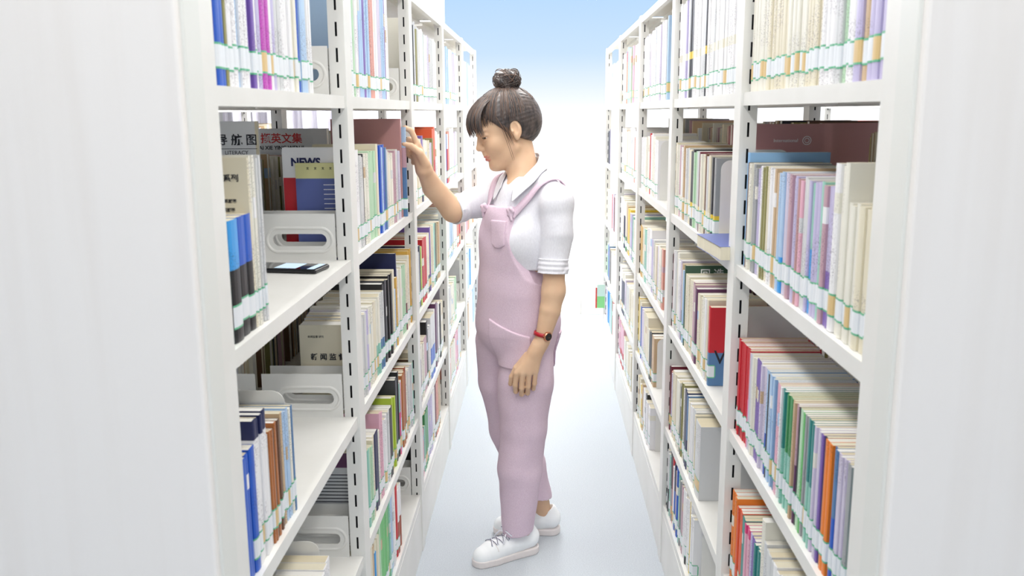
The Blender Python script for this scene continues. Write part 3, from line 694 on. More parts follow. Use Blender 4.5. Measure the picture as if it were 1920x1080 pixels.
ln = MB(); ln.box(-0.011, 0.011, -0.016, 0.016, 0, 0.0003); on_cover(k, 'price_label', ln.mesh('price_label', M['label_white']), 0.055, 0.165)
k = T['blurb']
for i in range(14):
    ln = MB(); wdt = random.uniform(0.045, 0.06); ln.box(-0.06, -0.06 + 2 * wdt, -0.0011, 0.0011, 0, 0.0002)
    on_cover(k, 'printed_line', ln.mesh('printed_line', M['ink']), 0.078, 0.172 - 0.0085 * i)
# cream book with title along the foot of its cover (first of the third shelf, second bay) and the tall cream block in the near bay
def first(side, bay, tier, col): return min([q for q in BOOKS if q['side'] == side and q['bay'] == bay and q['tier'] == tier and q['col'] == col and not q['back']], key=lambda q: q['y'])
k = first('left', 1, 2, 'cream')
if 'obj' in k:
    on_cover(k, 'title', text_mesh('title', '新 闻 监 督', 0.017, M['ink'], bold=.0004), 0.068, 0.116)
    on_cover(k, 'subtitle', text_mesh('subtitle', '新闻监督 研究', 0.006, M['ink']), 0.095, 0.165)
k = T['block']
if 'obj' in k:
    on_cover(k, 'title', text_mesh('title', '教材系列', 0.0115, M['ink'], bold=.0003), 0.036, 0.222)
    on_cover(k, 'subtitle', text_mesh('subtitle', '习题解答', 0.006, M['ink'], bold=.0002), 0.03, 0.189)
    on_cover(k, 'subtitle', text_mesh('subtitle', '题解答', 0.006, M['ink'], bold=.0002), 0.03, 0.176)

# ---------------------------------------------------------------- bookends, phone, flat book, hanging card
def bookend(name_label, x_front, sgn, y, z, w=0.125, h=0.165):
    """L-shaped sheet steel bookend, rounded top corners; front edge at x_front"""
    b = MB(); r = 0.022; pts = [(0, 0), (w, 0)]
    for a in range(0, 91, 15): pts.append((w - r + r * math.cos(math.radians(a)), h - r + r * math.sin(math.radians(a))))
    for a in range(90, 181, 15): pts.append((r + r * math.cos(math.radians(a)), h - r + r * math.sin(math.radians(a))))
    n = len(pts)
    b.v += [(sgn * p, -0.0007, q) for p, q in pts] + [(sgn * p, 0.0007, q) for p, q in pts]
    f = list(range(n)); g = list(range(n, 2 * n))
    b.face(f if sgn > 0 else f[::-1]); b.face(g[::-1] if sgn > 0 else g)
    for i in range(n):
        j = (i + 1) % n; b.face((i, i + n, j + n, j))
    o = b.build('bookend', M['metal'], loc=(x_front, y, z + 0.0004))
    f2 = MB(); f2.box(min(0.02 * sgn, (w - .02) * sgn), max(0.02 * sgn, (w - .02) * sgn), 0.0007, 0.012, 0, 0.0012); f2.build('foot', M['metal'], o)
    tag(o, name_label, 'bookend', 'steel bookends'); return o
bookend('cream steel bookend behind the brown books on the near left third shelf', -0.437, -1, 1.449, TIERS[2], .14, .212)
bookend('cream steel bookend behind the cream books on the near left fourth shelf', -0.45, -1, 1.668, TIERS[3], .14, .165)
bookend('cream steel bookend closing the thin dark books, second shelf, second right bay', 0.425, 1, 2.145, TIERS[1], .16, .2)
bookend('cream steel bookend on the second shelf, third right bay', 0.425, 1, 3.235, TIERS[1], .17, .21)
bookend('cream steel bookend on the fourth shelf, third right bay', 0.43, 1, 3.225, TIERS[3], .16, .19)
bookend('cream steel bookend on the lowest shelf, third right bay', 0.44, 1, 3.295, TIERS[4], .15, .165)
bookend('cream steel bookend on the lowest shelf, second right bay', 0.44, 1, 2.285, TIERS[4], .15, .165)
bookend('cream steel bookend on the lowest shelf, second left bay', -0.45, -1, 2.56, TIERS[4], .14, .165)
bookend('tall grey bookend against the second right post, third shelf', 0.445, 1, 1.94, TIERS[2], .15, .252)
bookend('grey bookend in front of the dusty rose book by the second right post', 0.44, 1, 1.965, TIERS[1], .095, .232)

ph = empty('smartphone', (-0.515, 1.792, TIERS[1] + 0.0005)); ph.rotation_euler = (0, 0, math.radians(-9))
p = MB(); p.box(-0.073, 0.073, -0.037, 0.037, 0, 0.0085); o = p.build('body', M['dark'], ph); bevel(o, 0.0035, 3)
M['screen'] = mat('phone_glass', srgb(12, 14, 20), 0.06)
M['screen_lit'] = mat('phone_lit_picture', srgb(200, 225, 245), 0.2)
sb_ = M['screen_lit'].node_tree.nodes['Principled BSDF']; sb_.inputs['Emission Color'].default_value = (*srgb(200, 225, 250), 1); sb_.inputs['Emission Strength'].default_value = 0.55
p = MB(); p.box(-0.069, 0.069, -0.034, 0.034, 0.0086, 0.0089); o = p.build('screen', M['screen'], ph)
p = MB(); p.box(-0.02, 0.026, -0.028, 0.03, 0, 0.0003); p.build('picture', M['screen_lit'], o, loc=(0, 0, 0.0089))
p = MB(); p.box(0.052, 0.066, -0.031, 0.031, 0, 0.0003); p.build('menu_bar', M['screen_lit'], o, loc=(0, 0, 0.0089))
tag(ph, 'black smartphone lying screen-up on the empty near left shelf', 'phone')

fb = dict(t=0.03, h=0.21, d=0.15, sx=1, bands=[(0, .21, 'slate_blue')], page=PAGE[0])
b = MB(); add_cover(b, fb); o = b.build('book', M['cover'])
p = MB(); add_pages(p, fb); p.build('page_block', M['pages'], o)
o.rotation_euler = (math.radians(90), 0, math.radians(4)); o.location = (0.516, 2.12, TIERS[1] + 0.001)
tag(o, 'slate blue book lying flat, jutting out over the right second shelf by its post', 'book')

hc = empty('hanging_card', (0.372, 5.56, 0.28))
M['card_green'] = mat('green_card', srgb(150, 226, 140), 0.4); M['card_red'] = mat('red_card_edge', srgb(226, 70, 50), 0.4); M['card_pale'] = mat('pale_card', srgb(214, 240, 220), 0.4)
p = MB(); p.box(-0.018, 0.03, -0.004, 0.004, 0, 0.075); p.build('lower_panel', M['card_green'], hc)
p = MB(); p.box(-0.018, 0.03, -0.004, 0.004, 0.075, 0.15); p.build('upper_panel', M['card_pale'], hc)
p = MB(); p.box(-0.028, -0.019, -0.006, 0.006, 0.0, 0.13); p.build('red_edge', M['card_red'], hc)
p = MB(); p.tube([(0.0, 0, 0.149), (0.0, 0, 0.165), (0.035, 0, 0.17)], 0.002, 6); p.build('hook', M['metal'], hc)
tag(hc, 'green and white card holder with red edge at the far end of the right bookcase', 'card holder')
# ---------------------------------------------------------------- the woman: signed-distance bodies turned into meshes
class Field:
    """union / cuts of rounded cones and ellipsoids with smooth joins, evaluated on point arrays"""
    def __init__(s): s.p = []; s.post = None; s.pad = 0.0
    def rc(s, a, b, ra, rb=None, k=0.015, cut=False):
        a = np.array(a, float); b = np.array(b, float); rb = ra if rb is None else rb
        s.p.append(('c', a, b, ra, rb, k, cut)); return s
    def el(s, c, r, R=None, k=0.015, cut=False):
        s.p.append(('e', np.array(c, float), np.array(r, float), np.eye(3) if R is None else np.array(R, float), None, k, cut)); return s
    def chain(s, pts, rads, k=0.015, kk=0.004):
        for i in range(len(pts) - 1): s.rc(pts[i], pts[i + 1], rads[i], rads[i + 1], k if i == 0 else kk)
        return s
    @staticmethod
    def prim(q, P):
        if q[0] == 'c':
            a, b, ra, rb = q[1:5]; d = b - a; L = max(d @ d, 1e-12)
            t = np.clip(((P - a) @ d) / L, 0, 1)
            return np.sqrt((((P - a) - t[:, None] * d) ** 2).sum(1)) - (ra + t * (rb - ra))
        c, r, R = q[1:4]
        l = (P - c) @ R.T
        k0 = np.sqrt(((l / r) ** 2).sum(1)); k1 = np.sqrt(((l / (r * r)) ** 2).sum(1)) + 1e-9
        return k0 * (k0 - 1.0) / k1
    def ev(s, P, idx=None):
        d = np.full(len(P), 10.0)
        for i in (range(len(s.p)) if idx is None else idx):
            q = s.p[i]; e = s.prim(q, P); k = q[5]
            if q[6]:
                h = np.clip(0.5 - 0.5 * (d + e) / k, 0, 1); d = d * (1 - h) + (-e) * h + k * h * (1 - h)
            else:
                h = np.clip(0.5 + 0.5 * (e - d) / k, 0, 1); d = e * (1 - h) + d * h - k * h * (1 - h)
        if s.post is not None: d = s.post(P, d)
        return d
    def bounds(s):
        lo = np.full(3, 9.0); hi = np.full(3, -9.0)
        for q in s.p:
            if q[6]: continue
            if q[0] == 'c': pts = [(q[1], q[3]), (q[2], q[4])]
            else: pts = [(q[1], q[2].max())]
            for c, r in pts: lo = np.minimum(lo, c - r - 0.02); hi = np.maximum(hi, c + r + 0.02)
        return lo, hi
def sdf_mesh(F, h, n=22, ext=0.0):
    """sparse surface nets"""
    lo, hi = F.bounds(); lo = lo - ext; hi = hi + ext
    dims = np.ceil((hi - lo) / h).astype(int)
    big = int(dims.max() + 4) * 4
    KV, VV, FF = [], [], []
    diag = h * (n + 2) * math.sqrt(3) / 2
    ii = np.arange(-1, n + 1)
    G = np.stack(np.meshgrid(ii, ii, ii, indexing='ij'), -1).reshape(-1, 3)
    key = lambda I: (I[:, 0] + 2) * big * big + (I[:, 1] + 2) * big + (I[:, 2] + 2)
    m = n + 2
    for i0 in range(0, dims[0] + 1, n):
        for j0 in range(0, dims[1] + 1, n):
            for k0 in range(0, dims[2] + 1, n):
                o = np.array([i0, j0, k0]); c = lo + h * (o + n / 2.0)
                dc = np.array([Field.prim(q, c[None])[0] for q in F.p])
                pos = [dc[i] for i in range(len(F.p)) if not F.p[i][6]]
                dm = min(pos)
                if dm > diag * 1.25 + 0.03 or dm < -diag * 1.25 - 0.06: continue
                idx = [i for i in range(len(F.p)) if dc[i] < dm + 2.6 * diag + F.p[i][5] * 2]
                P = lo + h * (o + G)
                D = F.ev(P, idx).reshape(m, m, m)
                S = D < 0
                if S.all() or not S.any(): continue
                # cells
                num = np.zeros((m - 1,) * 3); acc = np.zeros((m - 1, m - 1, m - 1, 3))
                base = np.stack(np.meshgrid(*[np.arange(m - 1)] * 3, indexing='ij'), -1).astype(float)
                cor = [(a, b, c2) for a in (0, 1) for b in (0, 1) for c2 in (0, 1)]
                sl = lambda t: tuple(slice(x, m - 1 + x) for x in t)
                for p in cor:
                    for ax in range(3):
                        if p[ax]: continue
                        q = list(p); q[ax] = 1; q = tuple(q)
                        d0, d1 = D[sl(p)], D[sl(q)]
                        cr = (d0 < 0) != (d1 < 0)
                        t = np.where(cr, d0 / np.where(cr, d0 - d1, 1.0), 0)
                        pt = base + np.array(p, float); pt[..., ax] += t
                        acc += np.where(cr[..., None], pt, 0); num += cr
                act = num > 0
                cells = np.argwhere(act)
                V = acc[act] / num[act][:, None]
                KV.append(key(cells + o - 1)); VV.append(lo + h * (V + o - 1))
                for ax in range(3):
                    a0 = [slice(1, m - 1)] * 3; a1 = [slice(1, m - 1)] * 3; a1[ax] = slice(2, m)
                    s0, s1 = S[tuple(a0)], S[tuple(a1)]
                    E = np.argwhere(s0 != s1)
                    if not len(E): continue
                    inside = s0[s0 != s1]
                    b1 = np.zeros(3, int); b2 = np.zeros(3, int); b1[(ax + 1) % 3] = 1; b2[(ax + 2) % 3] = 1
                    E = E + 1
                    q = np.stack([key(E - b1 - b2 + o - 1), key(E - b2 + o - 1), key(E + o - 1), key(E - b1 + o - 1)], 1)
                    q[~inside] = q[~inside][:, ::-1]
                    FF.append(q)
    K = np.concatenate(KV); V = np.concatenate(VV); Fq = np.concatenate(FF)
    uk, first_i = np.unique(K, return_index=True); V = V[first_i]
    ix = np.searchsorted(uk, Fq)
    ok = (ix < len(uk)).all(1); ix = np.minimum(ix, len(uk) - 1); ok &= (uk[ix] == Fq).all(1)
    return V, ix[ok]
def np_mesh(name, V, Q, mats, mi=None):
    me = bpy.data.meshes.new(name)
    me.vertices.add(len(V)); me.vertices.foreach_set('co', V.astype(np.float32).ravel())
    me.loops.add(Q.size); me.loops.foreach_set('vertex_index', Q.astype(np.int32).ravel())
    me.polygons.add(len(Q)); me.polygons.foreach_set('loop_start', np.arange(0, Q.size, Q.shape[1], dtype=np.int32))
    me.polygons.foreach_set('use_smooth', np.ones(len(Q), bool))
    for m in mats: me.materials.append(m)
    if mi is not None: me.polygons.foreach_set('material_index', mi.astype(np.int32))
    me.update(calc_edges=True); me.validate()
    return me
def smooth_verts(V, Q, it=2, lam=0.5):
    for _ in range(it):
        acc = np.zeros_like(V); cnt = np.zeros(len(V))
        for a in range(Q.shape[1]):
            for nb in ((a + 1) % Q.shape[1], (a - 1) % Q.shape[1]):
                np.add.at(acc, Q[:, a], V[Q[:, nb]]); np.add.at(cnt, Q[:, a], 1)
        cnt[cnt == 0] = 1
        V = V + lam * (acc / cnt[:, None] - V)
    return V
def sdf_obj(name, F, h, mats, parent, mi_fn=None, smooth=1, ext=0.0):
    V, Q = sdf_mesh(F, h, ext=ext)
    V = smooth_verts(V, Q, smooth)
    mi = mi_fn(V[Q].mean(1)) if mi_fn else None
    return link(name, np_mesh(name, V, Q, mats, mi), parent)

A3 = lambda *p: np.array(p, float)
UP = A3(0, 0, 1)
# body frame: she faces the left bookcase, turned a little towards the camera
FB = A3(-0.766, -0.643, 0); LB = A3(0.643, -0.766, 0); RB = np.stack([FB, LB, UP])
# head frame
HO = A3(-0.112, 2.9, 1.449); HS = 0.965
HM = np.array([[-0.905, -0.306, -0.296], [0.313, -0.949, 0.026], [-0.289, -0.069, 0.955]])
HM = HM / np.linalg.norm(HM, axis=1)[:, None]
def H(f, l, u): return HO + HS * (np.array([f, l, u], float) @ HM)
def HL(P): return ((P - HO) @ HM.T) / HS

# materials
def skin_mat():
    m = noise_mat('skin', srgb(218, 180, 148), srgb(226, 190, 158), 14, 0.5, bump=0.03, bscale=500)
    b = m.node_tree.nodes['Principled BSDF']
    b.inputs['Subsurface Weight'].default_value = 0.12; b.inputs['Subsurface Radius'].default_value = (0.012, 0.005, 0.003); b.inputs['Subsurface Scale'].default_value = 0.5
    b.inputs['Specular IOR Level'].default_value = 0.3
    src = b.inputs['Base Color'].links[0].from_socket
    at = N(m, 'ShaderNodeAttribute'); at.attribute_name = 'lip'
    mx = N(m, 'ShaderNodeMix', data_type='RGBA'); mx.inputs['B'].default_value = (*srgb(206, 122, 116), 1)
    Lk(m, at.outputs['Fac'], mx.inputs['Factor']); Lk(m, src, mx.inputs['A']); Lk(m, mx.outputs['Result'], b.inputs['Base Color'])
    return m
M['skin'] = skin_mat()
M['hair'] = noise_mat('dark_brown_hair', srgb(50, 46, 47), srgb(92, 80, 75), 22, 0.38, stretch=(4, 4, .8), bump=0.08, bscale=60)
M['hair2'] = mat('brown_hair_strand', srgb(104, 80, 66), 0.4)
def cloth_mat(name, c1, c2, sc=240, bump=0.35):
    return noise_mat(name, c1, c2, sc, 0.85, stretch=(1, 1, 0.35), bump=bump, detail=3, lo=0.3, hi=0.7)
M['shirt'] = cloth_mat('white_cotton', srgb(224, 223, 230), srgb(233, 233, 239), 300, 0.15)
M['pink'] = cloth_mat('mauve_pink_corduroy', srgb(214, 188, 205), srgb(228, 206, 220), 620, 0.4)
M['shoe'] = mat('white_shoe_leather', srgb(244, 246, 248), 0.45)
M['sole'] = mat('off_white_rubber', srgb(230, 222, 220), 0.6)
M['lace_dark'] = mat('dark_lace_stripe', srgb(70, 66, 92), 0.7)
M['lace'] = mat('white_lace', srgb(238, 238, 246), 0.8)
M['strap_red'] = mat('red_leather_strap', srgb(176, 28, 40), 0.35)
M['rose_gold'] = mat('rose_gold', srgb(206, 140, 110), 0.25, 1.0)
M['dial'] = mat('black_dial', srgb(18, 18, 24), 0.1)
M['eye_white'] = mat('eye_white', srgb(226, 220, 216), 0.2)
M['iris'] = mat('dark_iris', srgb(40, 28, 24), 0.15)

def wrinkle(P, amp, seed=0, fx=1.0):
    r = np.random.RandomState(seed); d = np.zeros(len(P))
    for i in range(7):
        v = r.normal(size=3); v /= np.linalg.norm(v); v[2] *= 0.6
        w = r.uniform(18, 48) * fx; ph = r.uniform(0, 6.28)
        mod = 0.5 + 0.5 * np.sin(P @ r.normal(size=3) * 14 + r.uniform(0, 6))
        d += amp * 0.4 * mod * np.sin(w * (P @ v) + ph + 1.5 * np.sin(P[:, 2] * 11 + i))
    return d
person = empty('person', (-0.08, 2.9, 0.0))
tag(person, 'young woman with a hair bun in pink dungarees and white shirt, reaching for a book', 'person')
def kid(o, parent=None):
    o.parent = parent or person
    o.matrix_parent_inverse = Matrix.Translation(-person.location)
    return o

# ---- joints
NB = A3(-0.047, 2.885, 1.285)                          # neck base
SHL = A3(0.046, 2.785, 1.225); SHR = A3(-0.146, 2.99, 1.225)
ELL = A3(0.0394, 2.7600, 0.9495); WRL = A3(0.0027, 2.7450, 0.7894)
ELR = A3(-0.2835, 2.8850, 1.1901); WRR = A3(-0.3644, 2.8000, 1.3260)
CH = A3(-0.062, 2.895, 1.11); AB = A3(-0.075, 2.91, 0.95); PE = A3(-0.078, 2.922, 0.82)

# ---- skin: head, neck, arms, hands, ankles in one surface
B = Field()
B.el(CH, (.088, .125, .17), RB, .03).el(AB, (.085, .115, .15), RB, .03).el(PE, (.095, .13, .12), RB, .03)
B.rc(NB - UP * .03 + FB * .032, CH + FB * .03 + UP * .05, .048, .05, .03)
B.rc(SHL, SHR, .042, .042, .03)
B.rc(NB - UP * .01, H(-.030, 0, -.03), .048, .043, .02)
B.rc(NB + FB * .012 - UP * .005, H(.0, 0, -.066), .040, .038, .018)
# head
B.el(H(-.012, 0, .034), np.array((.098, .077, .088)) * HS, HM, .02)
B.el(H(.032, 0, -.048), np.array((.062, .060, .074)) * HS, HM, .025)
B.el(H(.052, 0, .02), np.array((.044, .058, .062)) * HS, HM, .02)
B.el(H(.074, 0, -.106), np.array((.018, .022, .016)) * HS, HM, .022)
for s in (1, -1):
    B.el(H(.058, s * .036, -.034), np.array((.032, .026, .03)) * HS, HM, .02)
    B.rc(H(.005, s * .054, -.06), H(.064, s * .022, -.104), .016, .014, .02)
    B.el(H(.098, s * .034, .0), np.array((.013, .018, .011)) * HS, HM, .012, True)
    B.el(H(.083, s * .034, .0045), np.array((.013, .0175, .0085)) * HS, HM, .003)
    B.el(H(.0835, s * .033, -.0105), np.array((.011, .015, .0045)) * HS, HM, .004)
    B.el(H(.086, s * .03, .021), np.array((.012, .024, .007)) * HS, HM, .01)
B.rc(H(.0925, 0, .008), H(.106, 0, -.030), .006, .009, .009)
B.el(H(.1065, 0, -.0345), np.array((.0110, .0112, .0092)) * HS, HM, .006)
for s in (1, -1): B.el(H(.0975, s * .0135, -.0375), np.array((.011, .0068, .0075)) * HS, HM, .006)
for s in (1, -1): B.el(H(.102, s * .006, -.0455), np.array((.003, .0025, .0025)) * HS, HM, .002, True)
B.rc(H(.0945, 0, -.048), H(.094, 0, -.057), .007, .008, .008)
B.el(H(.0910, 0, -.067), np.array((.0095, .0245, .0050)) * HS, HM, .004)
B.el(H(.0890, 0, -.0770), np.array((.0095, .0190, .0060)) * HS, HM, .0035)
B.el(H(.1025, 0, -.0719), np.array((.008, .024, .0011)) * HS, HM, .002, True)
# ears
for s in (1, -1):
    B.el(H(-.010, s * .079, -.004), np.array((.019, .007, .031)) * HS, HM, .006)
    B.el(H(-.005, s * .078, -.032), np.array((.009, .006, .010)) * HS, HM, .005)
    B.el(H(-.006, s * .0855, -.001), np.array((.0105, .0065, .019)) * HS, HM, .003, True)
    B.el(H(.004, s * .082, -.010), np.array((.005, .006, .006)) * HS, HM, .003)
# left arm (near), hanging
B.rc(SHL, ELL, .038, .034, .02)
B.chain([ELL, ELL * .62 + WRL * .38 + A3(.003, 0, 0), WRL], [.0345, .0335, .0225], .02)
KL = [A3(-0.0768, 2.7350, 0.6872), A3(-0.0580, 2.7300, 0.6905), A3(-0.0378, 2.7310, 0.6903), A3(-0.0176, 2.7380, 0.6935)]
WH = A3(-0.0193, 2.7420, 0.7554)
for i, kx in enumerate(KL): B.rc(WRL * .5 + WH * .5, kx, .0175, .0105, .012)
B.rc(WRL, WH, .0225, .0215, .012)
PL1 = [A3(-0.0823, 2.7420, 0.6463), A3(-0.0618, 2.7380, 0.6387), A3(-0.0414, 2.7390, 0.6420), A3(-0.0211, 2.7450, 0.6509)]
PL2 = [A3(-0.0811, 2.7580, 0.6199), A3(-0.0623, 2.7570, 0.6114), A3(-0.0435, 2.7570, 0.6150), A3(-0.0247, 2.7610, 0.6281)]
PL3 = [A3(-0.0765, 2.7760, 0.6196), A3(-0.0593, 2.7780, 0.6118), A3(-0.0438, 2.7770, 0.6158), A3(-0.0282, 2.7770, 0.6284)]
for i in range(4):
    r = (.0082, .0085, .0082, .0072)[i]
    B.chain([KL[i], PL1[i], PL2[i], PL3[i]], [r + .0012, r + .0003, r - .0006, r - .0014], .003)
B.chain([A3(-0.0414, 2.7520, 0.7386), A3(-0.0772, 2.7550, 0.6989), A3(-0.0929, 2.7600, 0.6691), A3(-0.0984, 2.7660, 0.6423)], [.016, .0115, .0092, .0075], .006)
# right arm (far), raised to the shelf
B.rc(SHR, A3(-0.2221, 2.9450, 1.2011), .036, .034, .02).rc(A3(-0.2221, 2.9450, 1.2011), ELR, .034, .0355, .004)
B.chain([ELR, A3(-0.3434, 2.8500, 1.2655), WRR], [.0365, .034, .0235], .02)
KR = [A3(-0.3790, 2.7750, 1.4025), A3(-0.3802, 2.7950, 1.3936), A3(-0.3814, 2.8130, 1.3798), A3(-0.3806, 2.8290, 1.3642)]
for kx in KR: B.rc(WRR, kx, .020, .0115, .012)
B.rc(WRR, A3(-0.3861, 2.7980, 1.3772), .020, .019, .008)
IDX = [KR[0], A3(-0.3970, 2.7720, 1.4462), A3(-0.4148, 2.7720, 1.4543), A3(-0.4298, 2.7720, 1.4464)]
MID = [KR[1], A3(-0.4073, 2.7920, 1.4183), A3(-0.4191, 2.7890, 1.3957), A3(-0.4112, 2.7870, 1.3729)]
RNG = [KR[2], A3(-0.4078, 2.8120, 1.3865), A3(-0.4086, 2.8030, 1.3688), A3(-0.3936, 2.8010, 1.3606)]
LIT = [KR[3], A3(-0.4005, 2.8260, 1.3594), A3(-0.3997, 2.8180, 1.3466), A3(-0.3872, 2.8120, 1.3452)]
for ch, r in ((IDX, .0083), (MID, .0085), (RNG, .0082), (LIT, .0072)):
    B.chain(ch, [r + .0012, r + .0004, r - .0006, r - .0014], .003)
B.chain([A3(-0.3587, 2.7850, 1.3433), A3(-0.3717, 2.7650, 1.3786), A3(-0.3962, 2.7570, 1.4000), A3(-0.4183, 2.7530, 1.4067)], [.0165, .0118, .0096, .0078], .006)
# shins and ankles
for a, b_, hh in ((A3(-0.0661, 2.8680, 0.2608), A3(-0.0562, 2.8780, 0.0422), 0), (A3(-0.0217, 3.0150, 0.2220), A3(0.0147, 3.0350, 0.0449), 0)):
    B.rc(a, b_, .037, .027, .015)
B.rc(A3(-0.0562, 2.8780, 0.0422), A3(-0.1093, 2.8580, 0.0160), .024, .016, .012)
B.rc(A3(0.0147, 3.0350, 0.0449), A3(-0.0474, 3.0340, 0.0177), .024, .016, .012)
def lipmask(V):
    L = HL(V)
    up = np.sqrt(((L[:, 0] - .091) / .013) ** 2 + (L[:, 1] / .0255) ** 2 + ((L[:, 2] + .0672) / .0058) ** 2)
    lo = np.sqrt(((L[:, 0] - .0895) / .014) ** 2 + (L[:, 1] / .0210) ** 2 + ((L[:, 2] + .0775) / .0070) ** 2)
    return np.clip((1.15 - np.minimum(up, lo)) / .4, 0, 1)
body = kid(sdf_obj('body', B, 0.0026, [M['skin']], None, None, 1))
co_ = np.empty(len(body.data.vertices) * 3, np.float32); body.data.vertices.foreach_get('co', co_)
at_ = body.data.attributes.new('lip', 'FLOAT', 'POINT'); at_.data.foreach_set('value', lipmask(co_.reshape(-1, 3).astype(float)).astype(np.float32))
# eyes, lashes, brows
for s in (1, -1):
    c = H(.0790, s * .0335, -.0015)
    e = Field(); e.el(c, (.0118, .0118, .0118), None, .002)
    ir = H(.0880, s * .0335, -.0070)
    o = sdf_obj('eye', e, 0.0012, [M['eye_white'], M['iris']], None, lambda V: (np.linalg.norm(V - ir, axis=1) < .0100).astype(int), 1); kid(o)
    lash = MB(); pts = [H(.0925 - .13 * abs(q) ** 1.6 * .35 - .004 * (q + .016 * s) * s * 8, s * .0335 + q, -.0045 - .10 * q * q * 12) for q in np.linspace(-.0155, .0155, 9)]
    lash.tube(pts, [.0006, .0012, .0015, .0017, .0017, .0017, .0016, .0013, .0008], 6); kid(lash.build('eyelash', M['iris'], None, True))
    br = MB(); pts = [H(.0985 - .012 * q - .022 * q * q, s * (.014 + .036 * q), .0235 + .008 * math.sin(q * 2.4)) for q in np.linspace(0, 1, 9)]
    br.tube(pts, [.0012, .0022, .0026, .0026, .0024, .002, .0016, .0011, .0005], 6); kid(br.build('eyebrow', M['hair2'], None, True))
# fingernails that show (thumb of the raised hand, index)
# ---- hair
HF = Field()
HF.el(H(-.012, 0, .036), np.array((.110, .089, .098)) * HS, HM, .02)
HF.el(H(-.055, 0, .004), np.array((.068, .074, .072)) * HS, HM, .03)
def hairpost(Pt, d):
    L = HL(Pt)
    p1 = .777 * L[:, 0] - .631 * L[:, 2] - .0195
    p2 = .50 * L[:, 0] - .866 * L[:, 2] - .024 + np.maximum(0, np.abs(L[:, 1]) - .05) * .25
    d = d + .0007 * np.sin(np.arctan2(L[:, 1], L[:, 2] - .02) * 40 + L[:, 0] * 18) + .0005 * np.sin(np.arctan2(L[:, 1], L[:, 2] - .02) * 97)
    ear = np.sqrt(((L[:, 0] + .008) / 1.0) ** 2 + ((L[:, 2] + .008) / 1.5) ** 2) - .020
    ear = np.where(np.abs(L[:, 1]) > .055, ear, 1)
    d = np.maximum(d, HS * p1); d = np.maximum(d, HS * p2); d = np.maximum(d, -ear)
    return d
HF.post = hairpost
hair = kid(sdf_obj('hair', HF, 0.003, [M['hair']], None, None, 2))
BC = H(-.052, 0, .148)
BF = Field(); BF.el(BC, (.043, .042, .031), None, .01).rc(H(-.04, 0, .118), BC, .032, .028, .012)
def bunpost(Pt, d):
    q = Pt - BC; a = np.arctan2(q[:, 1], q[:, 0])
    return d + .0028 * np.sin(a * 3 + q[:, 2] * 110) + .0013 * np.sin(a * 17 + q[:, 2] * 240) + .0018 * np.sin(q @ A3(170, 90, 210))
BF.post = bunpost
bun = kid(sdf_obj('bun', BF, 0.003, [M['hair']], None, None, 1))
rs = random.Random(3)
st = MB()
def on_skull(f, l, u, lift=.0):
    c = np.array((-.012, 0, .036)); v = np.array((f, l, u)) - c
    r = np.array((.110, .089, .098)) + lift
    return c + v / np.sqrt(((v / r) ** 2).sum())
end = np.array((-.045, 0, .13))
for i in range(330):
    s = 1 if i % 3 else -1
    q = rs.random()
    if q < .45: p0 = np.array((.085 - .05 * rs.random(), s * (.02 + .06 * rs.random()), .075 - .05 * rs.random()))
    elif q < .75: p0 = np.array((.03 - .09 * rs.random(), s * .085, .045 - .02 * rs.random()))
    else: p0 = np.array((-.07 - .04 * rs.random(), s * .05 * rs.random(), -.055 + .03 * rs.random()))
    lift = .0006 + .0012 * rs.random(); pts = []
    for t in np.linspace(0, 1, 8):
        m_ = p0 * (1 - t) + end * t + np.array((0, 0, .05)) * math.sin(t * 3.14) * .4
        pts.append(H(*on_skull(*m_, lift)))
    st.tube(pts, [.0004, .0010, .0013, .0014, .0013, .0012, .001, .0005], 5, mi=0 if rs.random() < .7 else 1, caps=False)
for i in range(46):    # wisps wound round the bun
    tilt = Vector((rs.gauss(0, .5), rs.gauss(0, .5), 1)).normalized(); a0 = rs.random() * 6.28; zo = rs.uniform(-.022, .022); rr = .043 * math.sqrt(max(.1, 1 - (zo / .032) ** 2)) + .002
    rot = Vector((0, 0, 1)).rotation_difference(tilt).to_matrix()
    pts = [Vector(BC) + rot @ Vector((rr * math.cos(a0 + t), rr * math.sin(a0 + t), zo + .006 * math.sin(t * 2))) for t in np.linspace(0, rs.uniform(1.5, 3.4), 12)]
    st.tube(pts, [.0003] + [.0011] * 10 + [.0003], 5, mi=0 if rs.random() < .7 else 1, caps=False)
kid(st.build('hair_strands', [M['hair'], M['hair2']], None, True), hair)
bg = MB()
for i in range(120):  # fringe
    l = -.064 + .136 * ((i + rs.random()) / 120)
    u0 = .118 - .25 * abs(l) * rs.uniform(.6, 1.0)
    p0 = on_skull(.035 + .02 * rs.random(), l * .7, u0, .001)
    fwd = .126 - 3.4 * l * l + rs.uniform(-.006, .004)
    drop = .018 + rs.uniform(-.012, .012) - .25 * max(0, abs(l) - .035)
    p1 = np.array((.095 - 3.0 * l * l, l * .95, .105 - .2 * abs(l))); p2 = np.array((fwd, l * 1.1, .066)); p3 = np.array((fwd - .008, l * 1.2, drop))
    pts = []
    for t in np.linspace(0, 1, 9):
        a, b2, c3, d3 = (1 - t) ** 3, 3 * t * (1 - t) ** 2, 3 * t * t * (1 - t), t ** 3
        pts.append(H(*(a * p0 + b2 * p1 + c3 * p2 + d3 * p3)))
    w = rs.uniform(.0018, .0034)
    bg.tube(pts, [w * .6, w, w, w, w * .95, w * .85, w * .7, w * .45, w * .12], 6, mi=0 if rs.random() < .75 else 1, caps=False)
